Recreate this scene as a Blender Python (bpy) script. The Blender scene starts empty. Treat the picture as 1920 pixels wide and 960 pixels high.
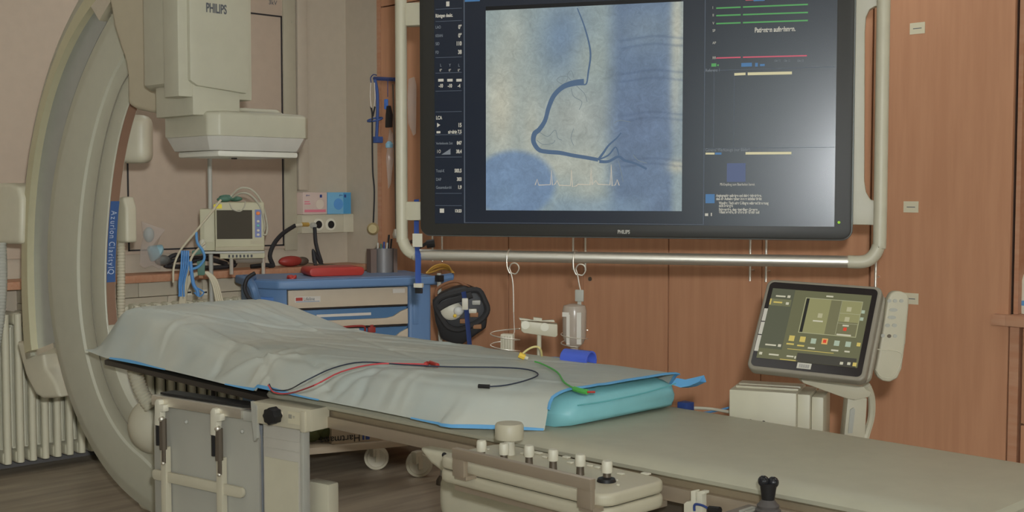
import bpy, bmesh, math, random
import numpy as np
from mathutils import Vector, Matrix
random.seed(7); np.random.seed(7)

# ------------------------------------------------------------------ camera, world, lights, exposure
FPX = 2250.0                      # focal length in pixels of the 1920x960 frame
CAMP = Vector((0, 0, 1.32))
_a = math.radians(44.25); _p = math.atan2(120, FPX)
FWD_H = Vector((-math.cos(_a), math.sin(_a), 0)); RGT = Vector((math.sin(_a), math.cos(_a), 0))
FWD = FWD_H * math.cos(_p) - Vector((0, 0, math.sin(_p))); UPV = RGT.cross(FWD)
scn = bpy.context.scene
COL = scn.collection
cam = bpy.data.cameras.new('camera'); camo = bpy.data.objects.new('camera', cam); COL.objects.link(camo)
cam.sensor_width = 36; cam.lens = FPX / 1920 * 36; cam.clip_start = .05; cam.clip_end = 50
camo.matrix_world = Matrix((( RGT.x, UPV.x, -FWD.x, CAMP.x), (RGT.y, UPV.y, -FWD.y, CAMP.y), (RGT.z, UPV.z, -FWD.z, CAMP.z), (0, 0, 0, 1)))
scn.camera = camo
scn.view_settings.view_transform = 'Standard'; scn.view_settings.look = 'None'
scn.view_settings.exposure = 0.0; scn.view_settings.gamma = 1.0; scn.view_settings.use_curve_mapping = False
wd = bpy.data.worlds.new('world'); scn.world = wd; wd.use_nodes = True
wd.node_tree.nodes['Background'].inputs[0].default_value = (1, .98, .95, 1)
wd.node_tree.nodes['Background'].inputs[1].default_value = .2
FLASH = 13.0; PANEL = 2.2; REAR_GLOW = 2.2; SIDE_GLOW = 1.4  # last two: strength of the glowing panes added as fill
fl = bpy.data.lights.new('camera_flash', 'POINT'); flo = bpy.data.objects.new('camera_flash', fl); COL.objects.link(flo)
fl.energy = FLASH; fl.shadow_soft_size = .03; fl.color = (.97, 1, 1.02); flo.location = CAMP + Vector((0, 0, .12)) + RGT * .05 - FWD * .02
fl.use_nodes = True; _nt = fl.node_tree; _e = _nt.nodes['Emission']; _f = _nt.nodes.new('ShaderNodeLightFalloff')
_f.inputs[0].default_value = 1.0; _nt.links.new(_f.outputs['Constant'], _e.inputs[1])
PANELS = [(-4.4, 1.0), (-4.6, 3.0), (-2.2, 1.0), (-2.7, 3.65), (0, 1.0), (-.2, 3.2), (-1.4, -1.2)]
for i, (x, y) in enumerate(PANELS):
    l = bpy.data.lights.new('ceiling_lamp_light', 'AREA'); o = bpy.data.objects.new('ceiling_lamp_light', l); COL.objects.link(o)
    l.shape = 'RECTANGLE'; l.size = 1.2; l.size_y = .6; l.energy = PANEL * (3.6 if y > 3.5 else 2.6 if y > 2.5 else 1); l.color = (.93, 1, 1.03); o.location = (x, y, 2.835)

# ------------------------------------------------------------------ sight helpers: a point of the place seen at a spot of the photograph
def ray(x, y): return FWD + RGT * ((x - 960) / FPX) - UPV * ((y - 480) / FPX)
def hx(x, y, v): d = ray(x, y); return CAMP + d * ((v - CAMP.x) / d.x)
def hy(x, y, v): d = ray(x, y); return CAMP + d * ((v - CAMP.y) / d.y)
def hz(x, y, v): d = ray(x, y); return CAMP + d * ((v - CAMP.z) / d.z)
def dep(x, y, Z): return CAMP + ray(x, y) * Z
class Frame:                       # an upright plane: local (s, d, z) = along, away from the camera, up
    def __init__(s, o, xd):
        s.o = Vector((o[0], o[1], 0)); s.x = Vector((xd[0], xd[1], 0)).normalized(); s.n = Vector((-s.x.y, s.x.x, 0))
        s.M = Matrix(((s.x.x, s.n.x, 0, s.o.x), (s.x.y, s.n.y, 0, s.o.y), (0, 0, 1, 0), (0, 0, 0, 1)))
    def hit(s, px, py, d=0):
        r = ray(px, py); P = s.o + s.n * d; t = (P - CAMP).dot(s.n) / r.dot(s.n); q = CAMP + r * t - s.o
        return q.dot(s.x), q.z
    def w(s, a, d, z): return s.M @ Vector((a, d, z))
WORLD = Matrix.Identity(4)

# ------------------------------------------------------------------ materials
def lin1(c): c /= 255.; return c / 12.92 if c <= .04045 else ((c + .055) / 1.055) ** 2.4
KL = .60
def LC(c): return [lin1(v) for v in c]
def AC(c): return [min(.88, lin1(v) / KL) for v in c]
MATS = {}
def mat(name, col, rough=.5, metal=0., noise=0., nscale=20., stretch=(1, 1, 1), bump=0., bscale=60., alpha=1., trans=0., coat=0., spec=.4, col2=None, emit=None):
    if name in MATS: return MATS[name]
    m = bpy.data.materials.new(name); m.use_nodes = True; nt = m.node_tree; b = nt.nodes['Principled BSDF']
    c = AC(col); b.inputs['Base Color'].default_value = (*c, 1); b.inputs['Roughness'].default_value = rough; b.inputs['Metallic'].default_value = metal
    b.inputs['Specular IOR Level'].default_value = spec
    b.inputs['Coat Weight'].default_value = coat
    if alpha < 1: b.inputs['Alpha'].default_value = alpha
    if trans: b.inputs['Transmission Weight'].default_value = trans
    if emit:
        b.inputs['Emission Color'].default_value = (*LC(emit), 1); b.inputs['Emission Strength'].default_value = 1.
    tc = nt.nodes.new('ShaderNodeTexCoord'); mp = nt.nodes.new('ShaderNodeMapping'); mp.inputs['Scale'].default_value = stretch
    nt.links.new(tc.outputs['Object'], mp.inputs[0])
    nz = nt.nodes.new('ShaderNodeTexNoise'); nz.inputs['Scale'].default_value = nscale; nz.inputs['Detail'].default_value = 5; nt.links.new(mp.outputs[0], nz.inputs[0])
    mx = nt.nodes.new('ShaderNodeMix'); mx.data_type = 'RGBA'
    if col2: d = AC(col2)
    else: d = [v * (1 - (noise or .04)) for v in c]
    rp = nt.nodes.new('ShaderNodeValToRGB'); rp.color_ramp.elements[0].position = .35; rp.color_ramp.elements[1].position = .65
    nt.links.new(nz.outputs[0], rp.inputs[0]); nt.links.new(rp.outputs[0], mx.inputs[0])
    mx.inputs[6].default_value = (*c, 1); mx.inputs[7].default_value = (*d, 1); nt.links.new(mx.outputs[2], b.inputs['Base Color'])
    if bump:
        n2 = nt.nodes.new('ShaderNodeTexNoise'); n2.inputs['Scale'].default_value = bscale; n2.inputs['Detail'].default_value = 4
        nt.links.new(mp.outputs[0], n2.inputs[0]); bp = nt.nodes.new('ShaderNodeBump'); bp.inputs['Strength'].default_value = bump; bp.inputs['Distance'].default_value = .01
        nt.links.new(n2.outputs[0], bp.inputs['Height']); nt.links.new(bp.outputs[0], b.inputs['Normal'])
    MATS[name] = m; return m
def glow(name, col):
    if name in MATS: return MATS[name]
    m = bpy.data.materials.new(name); m.use_nodes = True; nt = m.node_tree; b = nt.nodes['Principled BSDF']
    b.inputs['Base Color'].default_value = (.01, .01, .01, 1); b.inputs['Roughness'].default_value = .4; b.inputs['Specular IOR Level'].default_value = .3
    b.inputs['Emission Color'].default_value = (*LC(col), 1); b.inputs['Emission Strength'].default_value = 1.
    MATS[name] = m; return m
WALL = mat('wall_paint', (144, 134, 118), .8)
CEIL = mat('ceiling_paint', (150, 142, 130), .9)
FLOOR = mat('vinyl_floor', (124, 114, 98), .45, noise=.3, nscale=3, stretch=(6, .6, 1), col2=(102, 93, 80))
WOOD = mat('beech_laminate', (150, 110, 83), .45, nscale=4, stretch=(9, 9, .7), col2=(143, 103, 77), spec=.35)
WOODE = mat('beech_edge', (146, 110, 86), .5, nscale=6, stretch=(1, 9, 9), col2=(140, 99, 74))
PLAST = mat('warm_white_plastic', (160, 155, 136), .42, spec=.45)
PLAST2 = mat('cream_plastic', (156, 150, 131), .4)
GREYP = mat('light_grey_plastic', (140, 139, 130), .45)
RINGM = mat('gantry_paint', (146, 144, 128), .38, spec=.5)
SILV = mat('brushed_aluminium', (188, 184, 174), .42, metal=.9, nscale=60, stretch=(1, 1, 12))
SILV2 = mat('satin_rail_metal', (150, 138, 122), .42, metal=.6)
DARKM = mat('dark_metal', (90, 82, 72), .4, metal=.6)
BLACK = mat('black_plastic', (28, 27, 27), .45, spec=.3)
BEZEL = mat('black_bezel', (40, 39, 36), .45, nscale=200)
BLKR = mat('black_rubber', (30, 29, 30), .6)
GAP = mat('shadow_gap', (40, 34, 30), .9)
BLUE = mat('blue_cart_plastic', (80, 106, 138), .45, nscale=10)
BLUED = mat('dark_blue_plastic', (40, 56, 104), .4)
STRAP = mat('blue_webbing', (44, 68, 128), .7)
BEIGE = mat('beige_drawer_front', (158, 146, 127), .5)
RED = mat('red_plastic', (142, 44, 36), .45)
REDD = mat('dark_red_plastic', (120, 42, 36), .45)
SHEETM = mat('sterile_sheet', (158, 159, 149), .55, noise=.05, nscale=4, bump=.12, bscale=14, col2=(148, 154, 149))
SHBLUE = mat('sheet_blue_hem', (84, 138, 178), .6)
TURQ = mat('turquoise_pad', (108, 158, 163), .42, bump=.3, bscale=14)
MATTR = mat('mattress_vinyl', (146, 143, 126), .5, noise=.05)
CARBON = mat('carbon_board', (52, 46, 40), .5)
LEAD = mat('grey_lead_rubber', (138, 136, 126), .35, noise=.06, nscale=3)
LEADC = mat('grey_lead_curtain', (150, 146, 136), .5)
RADM = mat('radiator_enamel', (160, 156, 136), .4)
BASEB = mat('grey_skirting', (72, 70, 68), .7)
PAPER = mat('paper_label', (165, 158, 135), .7)
GREEN = mat('green_plastic', (70, 150, 70), .5)
GREEND = mat('dark_green_plastic', (60, 90, 75), .5)
YELL = mat('yellow_plastic', (190, 160, 60), .5)
CABW = mat('cream_cable', (160, 152, 130), .5)
CABB = mat('blue_cable', (74, 120, 162), .5)
WHITE = mat('white_plastic', (172, 168, 152), .4)
CLEAR = mat('clear_film', (175, 165, 155), .15, alpha=.28)
CLEARB = mat('clear_bottle', (160, 150, 138), .2, alpha=.7)
PANED = mat('dark_pane_gloss', (26, 26, 28), .25)  # dark gloss of the pane added for the display's reflection
TEAL = mat('pale_teal_paint', (120, 150, 150), .7)
GLOVE_P = mat('glove_box_pink', (165, 148, 138), .6); GLOVE_B = mat('glove_box_blue', (92, 138, 164), .6)
WALNUT = mat('brown_socket_plate', (92, 42, 28), .5)
INK = mat('grey_ink', (72, 74, 78), .6)

# ------------------------------------------------------------------ mesh builder
class MB:
    def __init__(s): s.bm = bmesh.new(); s.mats = []
    def idx(s, m):
        if m not in s.mats: s.mats.append(m)
        return s.mats.index(m)
    def add(s, verts, faces, M=WORLD, m=None, bevel=0, seg=2, smooth=True):
        mi = s.idx(m) if m else 0
        t = bmesh.new(); vs = [t.verts.new(Vector(v)) for v in verts]
        for f in faces:
            try: t.faces.new([vs[i] for i in f])
            except ValueError: pass
        bmesh.ops.recalc_face_normals(t, faces=t.faces)
        t.normal_update()
        if bevel > 0:
            es = [e for e in t.edges if len(e.link_faces) == 2 and e.calc_face_angle(0) > .5]
            bmesh.ops.bevel(t, geom=es, offset=bevel, segments=seg, affect='EDGES', clamp_overlap=True, profile=.6)
        t.verts.ensure_lookup_table(); t.verts.index_update()
        nv = [s.bm.verts.new(M @ v.co) for v in t.verts]
        for f in t.faces:
            try:
                g = s.bm.faces.new([nv[v.index] for v in f.verts]); g.material_index = mi; g.smooth = smooth
            except ValueError: pass
        t.free(); return s
    def box(s, x0, x1, y0, y1, z0, z1, M=WORLD, m=None, bevel=0, seg=2):
        v = [(x, y, z) for z in (z0, z1) for y in (y0, y1) for x in (x0, x1)]
        return s.add(v, [(0, 2, 3, 1), (4, 5, 7, 6), (0, 1, 5, 4), (2, 6, 7, 3), (0, 4, 6, 2), (1, 3, 7, 5)], M, m, bevel, seg)
    def prism(s, pts, d0, d1, M=WORLD, m=None, bevel=0, seg=2, plane='xz'):     # polygon in x-z (or x-y) pushed along the third axis
        n = len(pts)
        if plane == 'xz': v = [(a, d0, b) for a, b in pts] + [(a, d1, b) for a, b in pts]
        elif plane == 'xy': v = [(a, b, d0) for a, b in pts] + [(a, b, d1) for a, b in pts]
        else: v = [(d0, a, b) for a, b in pts] + [(d1, a, b) for a, b in pts]
        f = [tuple(range(n)), tuple(range(2 * n - 1, n - 1, -1))] + [(i, (i + 1) % n, n + (i + 1) % n, n + i) for i in range(n)]
        return s.add(v, f, M, m, bevel, seg)
    def lathe(s, prof, M=WORLD, m=None, seg=20):
        v = []; f = []
        for r, z in prof:
            for i in range(seg):
                a = 2 * math.pi * i / seg; v.append((r * math.cos(a), r * math.sin(a), z))
        for j in range(len(prof) - 1):
            for i in range(seg): f.append((j * seg + i, j * seg + (i + 1) % seg, (j + 1) * seg + (i + 1) % seg, (j + 1) * seg + i))
        f.append(tuple(range(seg))); f.append(tuple(range((len(prof) - 1) * seg, len(prof) * seg)))
        return s.add(v, f, M, m)
    def tube(s, pts, r, m=None, seg=8, M=WORLD, smooth=4, closed=False, flat=None):
        P = [Vector(p) for p in pts]
        if smooth and len(P) > 2: P = catmull(P, smooth, closed)
        n = len(P); rr = r if isinstance(r, (list, tuple)) else None; V = []; Fc = []; prev = None
        for i, p in enumerate(P):
            if closed: t = P[(i + 1) % n] - P[i - 1]
            else: t = P[min(i + 1, n - 1)] - P[max(i - 1, 0)]
            if t.length < 1e-9: t = Vector((0, 0, 1))
            t.normalize()
            if prev is None:
                up = Vector((0, 0, 1)) if abs(t.z) < .9 else Vector((1, 0, 0)); a = t.cross(up).normalized()
            else:
                a = prev - t * prev.dot(t)
                a = a.normalized() if a.length > 1e-6 else t.orthogonal().normalized()
            prev = a; b = t.cross(a)
            R_ = rr[0] + (rr[-1] - rr[0]) * i / max(1, n - 1) if rr else r
            for k in range(seg):
                an = 2 * math.pi * k / seg
                if flat: V.append(p + a * (math.cos(an) * flat[0]) + b * (math.sin(an) * flat[1]))
                else: V.append(p + a * (math.cos(an) * R_) + b * (math.sin(an) * R_))
        for i in range(n if closed else n - 1):
            j = (i + 1) % n
            for k in range(seg): Fc.append((i * seg + k, i * seg + (k + 1) % seg, j * seg + (k + 1) % seg, j * seg + k))
        if not closed: Fc.append(tuple(range(seg))); Fc.append(tuple(range((n - 1) * seg, n * seg)))
        return s.add(V, Fc, M, m)
    def ball(s, c, r, m=None, M=WORLD, seg=14, rings=8, sc=(1, 1, 1)):
        V = []; Fc = []
        for j in range(rings + 1):
            t = math.pi * j / rings
            for i in range(seg):
                a = 2 * math.pi * i / seg
                V.append((c[0] + r * sc[0] * math.sin(t) * math.cos(a) , c[1] + r * sc[1] * math.sin(t) * math.sin(a), c[2] + r * sc[2] * math.cos(t)))
        for j in range(rings):
            for i in range(seg): Fc.append((j * seg + i, j * seg + (i + 1) % seg, (j + 1) * seg + (i + 1) % seg, (j + 1) * seg + i))
        s.add(V, Fc, M, m); return s
    def text(s, txt, size, M, m=None, align='LEFT', stretch=1., depth=.0004, bold=0.):   # lettering in the x-z plane of M, facing -y
        c = bpy.data.curves.new('t', 'FONT'); c.body = txt; c.size = size; c.align_x = align; c.extrude = depth; c.offset = bold
        o = bpy.data.objects.new('t', c); COL.objects.link(o)
        dg = bpy.context.evaluated_depsgraph_get(); me = bpy.data.meshes.new_from_object(o.evaluated_get(dg))
        X = Matrix(((stretch, 0, 0, 0), (0, 0, -1, 0), (0, 1, 0, 0), (0, 0, 0, 1)))
        vs = [X @ v.co for v in me.vertices]; fs = [tuple(p.vertices) for p in me.polygons]
        mi = s.idx(m) if m else 0; nv = [s.bm.verts.new(M @ v) for v in vs]
        for f in fs:
            try: s.bm.faces.new([nv[i] for i in f]).material_index = mi
            except ValueError: pass
        bpy.data.objects.remove(o); bpy.data.curves.remove(c); bpy.data.meshes.remove(me); return s
def catmull(P, k, closed=False):
    out = []; n = len(P)
    rng = n if closed else n - 1
    for i in range(rng):
        p0 = P[i - 1] if (closed or i > 0) else P[0]; p1 = P[i]; p2 = P[(i + 1) % n]; p3 = P[(i + 2) % n] if (closed or i + 2 < n) else P[-1]
        for j in range(k):
            t = j / k
            out.append(.5 * ((2 * p1) + (p2 - p0) * t + (2 * p0 - 5 * p1 + 4 * p2 - p3) * t * t + (3 * p1 - p0 - 3 * p2 + p3) * t ** 3))
    if not closed: out.append(P[-1])
    return out
def put(name, mb, m=None, parent=None):
    if m is not None and (not mb.mats): mb.mats = [m]
    if not mb.mats: mb.mats = [PLAST]
    if parent is not None:
        inv = parent['_m'] if False else PM[parent.name].inverted(); mb.bm.transform(inv)
    me = bpy.data.meshes.new(name); mb.bm.normal_update()
    for e in mb.bm.edges:
        if len(e.link_faces) == 2 and e.calc_face_angle(0) > math.radians(38): e.smooth = False
    mb.bm.to_mesh(me); mb.bm.free()
    for q in mb.mats: me.materials.append(q)
    o = bpy.data.objects.new(name, me); COL.objects.link(o)
    if parent is not None: o.parent = parent; PM[o.name] = PM[parent.name]
    else: PM[o.name] = Matrix.Identity(4)
    return o
PM = {}
def thing(name, label, cat, loc=(0, 0, 0), group=None):
    o = bpy.data.objects.new(name, None); COL.objects.link(o); o.location = Vector(loc); o.empty_display_size = .05
    PM[o.name] = Matrix.Translation(Vector(loc)); o['label'] = label; o['category'] = cat
    if group: o['group'] = group
    return o
def tag(o, label, cat, group=None):                # a thing that is one mesh
    o['label'] = label; o['category'] = cat
    if group: o['group'] = group
    return o
def rebase(o):                                     # put the origin of a one-mesh thing at its base
    me = o.data; n = len(me.vertices); a = np.empty(n * 3); me.vertices.foreach_get('co', a); a = a.reshape(-1, 3)
    c = Vector(((a[:, 0].min() + a[:, 0].max()) / 2, (a[:, 1].min() + a[:, 1].max()) / 2, a[:, 2].min()))
    me.transform(Matrix.Translation(-c)); o.location = c; return o
def single(name, mb, m, label, cat, group=None): return tag(rebase(put(name, mb, m)), label, cat, group)
def struct(name, mb, m, parent=None):
    o = put(name, mb, m, parent)
    if parent is None: o['kind'] = 'structure'
    return o
def T(x, y, z): return Matrix.Translation((x, y, z))
def RZ(a): return Matrix.Rotation(a, 4, 'Z')
def RX(a): return Matrix.Rotation(a, 4, 'X')
def RY(a): return Matrix.Rotation(a, 4, 'Y')
def rrect(x0, x1, z0, z1, r, k=5):
    out = []
    for cx, cz, a0 in ((x1 - r, z1 - r, 0), (x0 + r, z1 - r, 90), (x0 + r, z0 + r, 180), (x1 - r, z0 + r, 270)):
        for i in range(k + 1):
            a = math.radians(a0 + 90 * i / k); out.append((cx + r * math.cos(a), cz + r * math.sin(a)))
    return out

# ------------------------------------------------------------------ the room
LX, FY, RXW, NY, CH = -5.766, 4.255, 2.6, -3.2, 2.85
struct('floor', MB().box(LX - .1, RXW + .1, NY - .1, 5.05, -.1, 0), FLOOR)
struct('ceiling', MB().box(LX - .1, RXW + .1, NY - .1, 5.05, CH, CH + .1), CEIL)
struct('wall_left', MB().box(LX - .1, LX, NY - .1, 5.05, 0, CH), WALL)
struct('wall_far', MB().box(LX, RXW, 4.9, 5.0, 0, CH).box(LX, -5.447, FY, 4.9, 0, CH), WALL)
struct('wall_right', MB().box(RXW, RXW + .1, NY - .1, 5.05, 0, CH), WALL)
struct('wall_near', MB().box(LX, RXW, NY - .1, NY, 0, CH), WALL)
struct('baseboard_left', MB().box(LX, LX + .012, NY, 4.25, 0, .095), BASEB)
w1 = struct('added_dark_pane', MB().box(-5.2, -.45, NY, NY + .02, .9, 2.5), PANED)     # dark pane added behind the camera so the display's left mirrors dark
tr = MB()
for a, b, c, d in ((-5.26, -.39, .84, .9), (-5.26, -.39, 2.5, 2.56), (-5.26, -5.2, .84, 2.56), (-.45, -.39, .84, 2.56)): tr.box(a, b, NY, NY + .05, c, d)
struct('trim_1', tr, PLAST)
def lit_pane(name, v, k):
    m = bpy.data.materials.new(name); m.use_nodes = True; b = m.node_tree.nodes['Principled BSDF']; b.inputs['Base Color'].default_value = (.3, .33, .33, 1)
    b.inputs['Emission Color'].default_value = (*v, 1); b.inputs['Emission Strength'].default_value = k; return m
w2 = struct('added_rear_glow', MB().box(.1, 2.3, NY, NY + .02, .85, 2.5), lit_pane('rear_fill_pane', (.84, 1, .97), REAR_GLOW))      # glowing panes added behind and beside the camera for fill and the display's reflection
w3 = struct('added_side_glow', MB().box(RXW - .02, RXW, -2.2, 1.6, .85, 2.5), lit_pane('side_fill_pane', (.92, 1, 1), SIDE_GLOW))  # unseen glowing pane, added as soft side fill
tr = MB()
for a, b, c, d in ((.04, 2.36, .79, .85), (.04, 2.36, 2.5, 2.56), (.04, .1, .85, 2.5), (2.3, 2.36, .85, 2.5)): tr.box(a, b, NY, NY + .05, c, d)
struct('trim_2', tr, PLAST)
tr = MB()
for a, b, c, d in ((-2.26, 1.66, .79, .85), (-2.26, 1.66, 2.5, 2.56), (-2.26, -2.2, .85, 2.5), (1.6, 1.66, .85, 2.5)): tr.box(RXW - .05, RXW, a, b, c, d)
struct('trim_3', tr, PLAST)
for i, (x, y) in enumerate(PANELS):
    t = thing('ceiling_lamp', ['square-edged white ceiling lamp over the imaging ring', 'white ceiling lamp by the far left corner', 'white ceiling lamp above the near side of the table', 'white ceiling lamp before the middle cabinets', 'white ceiling lamp above the camera position', 'white ceiling lamp before the right cabinets', 'white ceiling lamp by the added dark pane on the back wall'][i], 'lamp', (x, y, CH - .06), 'ceiling lamps')
    f = MB()
    for a, b, c, d in ((-.63, .63, -.33, -.3), (-.63, .63, .3, .33), (-.63, -.6, -.3, .3), (.6, .63, -.3, .3)): f.box(x + a, x + b, y + c, y + d, CH - .05, CH)
    put('lamp_frame', f, PLAST, t)
    put('diffuser', MB().box(x - .6, x + .6, y - .3, y + .3, CH - .008, CH - .001), mat('lamp_diffuser', (200, 195, 180), .6, emit=(190, 182, 168)), t)

# access panel with black outline on the left wall
def LW(px, py, d=0): p = hx(px, py, LX + d); return p
t = thing('access_panel', 'large pale wall panel with a thin black outline above the worktop', 'panel', (LX, 3.3, .99))
put('panel_board', MB().box(LX, LX + .012, 1.0, 3.893, 1.0, 2.42, bevel=.003), mat('panel_board_paint', (146, 132, 116), .6), t)
ol = MB(); y0, y1, z0, z1 = 2.868, 3.806, 1.017, 2.303
for a, b, c, d in ((y0, y1, z0, z0 + .008), (y0, y1, z1 - .008, z1), (y0, y0 + .008, z0, z1), (y1 - .008, y1, z0, z1)): ol.box(LX + .011, LX + .016, a, b, c, d)
put('outline_seal', ol, BLKR, t)
put('edge_trim', MB().box(LX, LX + .02, 3.81, 3.893, .99, 2.43, bevel=.004).box(LX + .02, LX + .026, 3.862, 3.872, 2.27, 2.285, m=None), mat('panel_edge_paint', (136, 130, 112), .6), t)
FLW = Frame((LX + .0205, 0), (0, 1))     # lettering frame on the left wall (x along +y)
def wall_M(y, z, dx): return Matrix(((0, -1, 0, LX + dx), (1, 0, 0, y), (0, 0, 1, z), (0, 0, 0, 1)))
put('sign_lettering', MB().text('3kV', .035, wall_M(3.72, 2.36, .014)), INK, t)
single('cable_channel', MB().box(LX, LX + .03, 3.90, 3.965, 1.33, CH - .002, bevel=.006), WALL, 'narrow white vertical cable channel beside the outlined wall panel', 'channel')

# radiator: columns of three tubes under the worktop
t = thing('radiator', 'long white column radiator under the worktop on the left wall', 'radiator', (LX + .12, 3.0, .05))
RC = None
for i in range(31):
    y = 2.05 + .0592 * i
    if RC is None:
        b = MB()
        for k, dx in enumerate((.17, .11, .05)): b.tube([(LX + dx, y, .115), (LX + dx, y, .70)], .0125, smooth=0, seg=10)
        for z in (.085, .73): b.box(LX + .035, LX + .19, y - .02, y + .02, z - .03, z + .03, bevel=.018, seg=3)
        b.tube([(LX + .19, y, .06), (LX + .19, y, .755)], .0165, smooth=0, seg=12)
        for dy in (-.02, .02): b.tube([(LX + .15, y + dy, .13), (LX + .15, y + dy, .69)], .008, smooth=0, seg=8)
        RC = put('radiator_column', b, RADM, t)
    else:
        c = RC.copy(); COL.objects.link(c); c.parent = t; c.location = (0, .0592 * i, 0)
put('valve', MB().lathe([(.0, 0), (.02, 0), (.02, .05), (.012, .05), (.012, .08), (0, .08)], T(LX + .1, 2.0, .1)), DARKM, t)
put('supply_pipe', MB().tube([(LX + .11, 2.0, .11), (LX + .11, 2.05, .11)], .01, smooth=0).tube([(LX + .1, 1.99, 0), (LX + .1, 1.99, .1)], .01, smooth=0), RADM, t)
put('support_feet', MB().box(LX + .06, LX + .16, 3.0, 3.02, 0, .07).box(LX + .06, LX + .16, 3.49, 3.51, 0, .07), RADM, t)

# worktop shelf, service trunking below it
single('worktop', MB().box(LX, LX + .21, 1.5, FY - .002, .868, .905, bevel=.003), WOODE, 'long beech-coloured window-sill worktop along the left wall', 'worktop')
t = thing('service_trunking', 'white service trunking with outlets mounted under the worktop', 'trunking', (LX, 3.4, .6))
tb = MB()
for a, b in ((2.3, 2.86), (2.863, 3.22), (3.223, 3.62), (3.623, 4.245)): tb.box(LX + .0, LX + .13, a, b, .79, .866, bevel=.003)
for a, b in ((2.3, 3.02), (3.023, 3.44), (3.443, 3.70), (3.703, 4.245)): tb.box(LX, LX + .13, a, b, .58, .787, bevel=.003)
put('trunking_cover', tb, mat('trunking_paint', (150, 142, 124), .5), t)
sp = put('socket_plate', MB().box(LX + .13, LX + .137, 3.50, 3.64, .74, .84, bevel=.002), WALNUT, t)
q = hx(458, 543, LX + .14)
put('socket_hole', MB().lathe([(0, 0), (.017, 0), (.017, .012), (0, .012)], T(LX + .135, q.y, q.z) @ RY(math.pi / 2)).box(LX + .137, LX + .147, q.y - .006, q.y + .006, q.z - .06, q.z), WHITE, sp)
for px in (353, 383):
    q = hx(px, 548, LX + .13); put('data_socket', MB().box(LX + .13, LX + .136, q.y - .02, q.y + .02, q.z - .015, q.z + .015, bevel=.002), WHITE, t)
    put('data_port', MB().box(LX + .135, LX + .138, q.y - .012, q.y + .012, q.z - .004, q.z + .004), BLACK, t)

# upper trunking with two sockets, glove boxes on it, plugs
t = thing('socket_trunking', 'cream wall trunking carrying two round sockets below the glove boxes', 'trunking', (LX, 4.0, 1.08))
put('trunking_cover', MB().box(LX, LX + .07, 3.89, 4.18, 1.085, 1.192, bevel=.004).box(LX, LX + .066, 4.182, 4.2535, 1.085, 1.192, bevel=.002), PLAST2, t)
for px in (597, 620):
    q = hx(px, 421, LX + .07); s = put('socket', MB().lathe([(0, 0), (.036, 0), (.034, .004), (0, .004)], T(LX + .07, q.y, q.z) @ RY(math.pi / 2)), WHITE, t)
    put('socket_well', MB().lathe([(0, 0), (.022, 0), (.022, .006), (0, .006)], T(LX + .07, q.y, q.z) @ RY(math.pi / 2)), BLACK, s)
for nm, a, b, mm, lb in (('pink', 3.89, 4.055, GLOVE_P, 'pale glove box with pink print on the wall trunking'), ('blue', 4.06, 4.225, GLOVE_B, 'blue glove box on the wall trunking beside the pale one')):
    t = thing('glove_box', lb, 'box', (LX + .035, (a + b) / 2, 1.192), 'glove boxes on the wall')
    put('carton', MB().box(LX + .002, LX + .08, a, b, 1.1925, 1.318, bevel=.002), mm, t)
    if nm == 'pink':
        g = MB().box(LX + .08, LX + .081, a + .01, b - .01, 1.205, 1.22).box(LX + .08, LX + .081, a + .01, a + .05, 1.25, 1.256).box(LX + .08, LX + .081, a + .01, a + .045, 1.262, 1.268)
        put('print_band', g, mat('pink_print', (176, 100, 112), .6), t)
        g = MB().lathe([(0, 0), (.028, 0), (.028, .001), (0, .001)], T(LX + .08, b - .05, 1.25) @ RY(math.pi / 2)); put('opening', g, mat('pale_oval', (172, 160, 145), .6), t)
    else:
        g = MB().lathe([(0, 0), (.033, 0), (.033, .001), (0, .001)], T(LX + .08, a + .075, 1.25) @ RY(math.pi / 2)); put('opening', g, mat('blue_oval', (70, 118, 165), .6), t)
        put('side_panel', MB().box(LX + .0802, LX + .081, b - .055, b - .002, 1.195, 1.315), mat('blue_panel', (60, 116, 150), .6), t)
    put('mark', MB().box(LX + .0802, LX + .0812, b - .05, b - .035, 1.288, 1.305).text('glove', .012, wall_M(b - .085 if nm == 'blue' else a + .02, 1.298, .0815)), BLUED, t)
q = hx(548, 424, LX + .09)
t = thing('power_plug', 'black right-angled plug with cable drooping from the wall trunking', 'plug', (q.x, q.y, q.z))
put('plug_body', MB().tube([q, hx(566, 421, LX + .1)], .010, smooth=0), PLAST2, t)
put('brass_tip', MB().tube([hx(566, 421, LX + .1), hx(578, 421, LX + .09)], .012, smooth=0), mat('brass', (180, 150, 80), .4, metal=.5), t)
put('cable', MB().tube([hx(553, 423, LX + .09), hx(530, 438, LX + .12), hx(514, 457, LX + .14), hx(506, 480, LX + .14), hx(512, 499, LX + .14), hx(500, 497, LX + .14), hx(470, 500, LX + .12)], .012), BLKR, t)
q = hx(590, 423, LX + .1)
t = thing('angled_plug', 'grey round plug in the left wall socket with folded black cable', 'plug', (q.x, q.y, q.z))
put('plug_body', MB().lathe([(0, 0), (.016, 0), (.018, .02), (.012, .03), (0, .03)], T(LX + .075, q.y, q.z) @ RY(math.pi / 2)), GREYP, t)
put('cable', MB().tube([hx(590, 426, LX + .1), hx(592, 455, LX + .11), hx(598, 478, LX + .12), hx(604, 498, LX + .12), hx(587, 470, LX + .12), hx(593, 503, LX + .13)], .011, smooth=2), BLKR, t)

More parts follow.
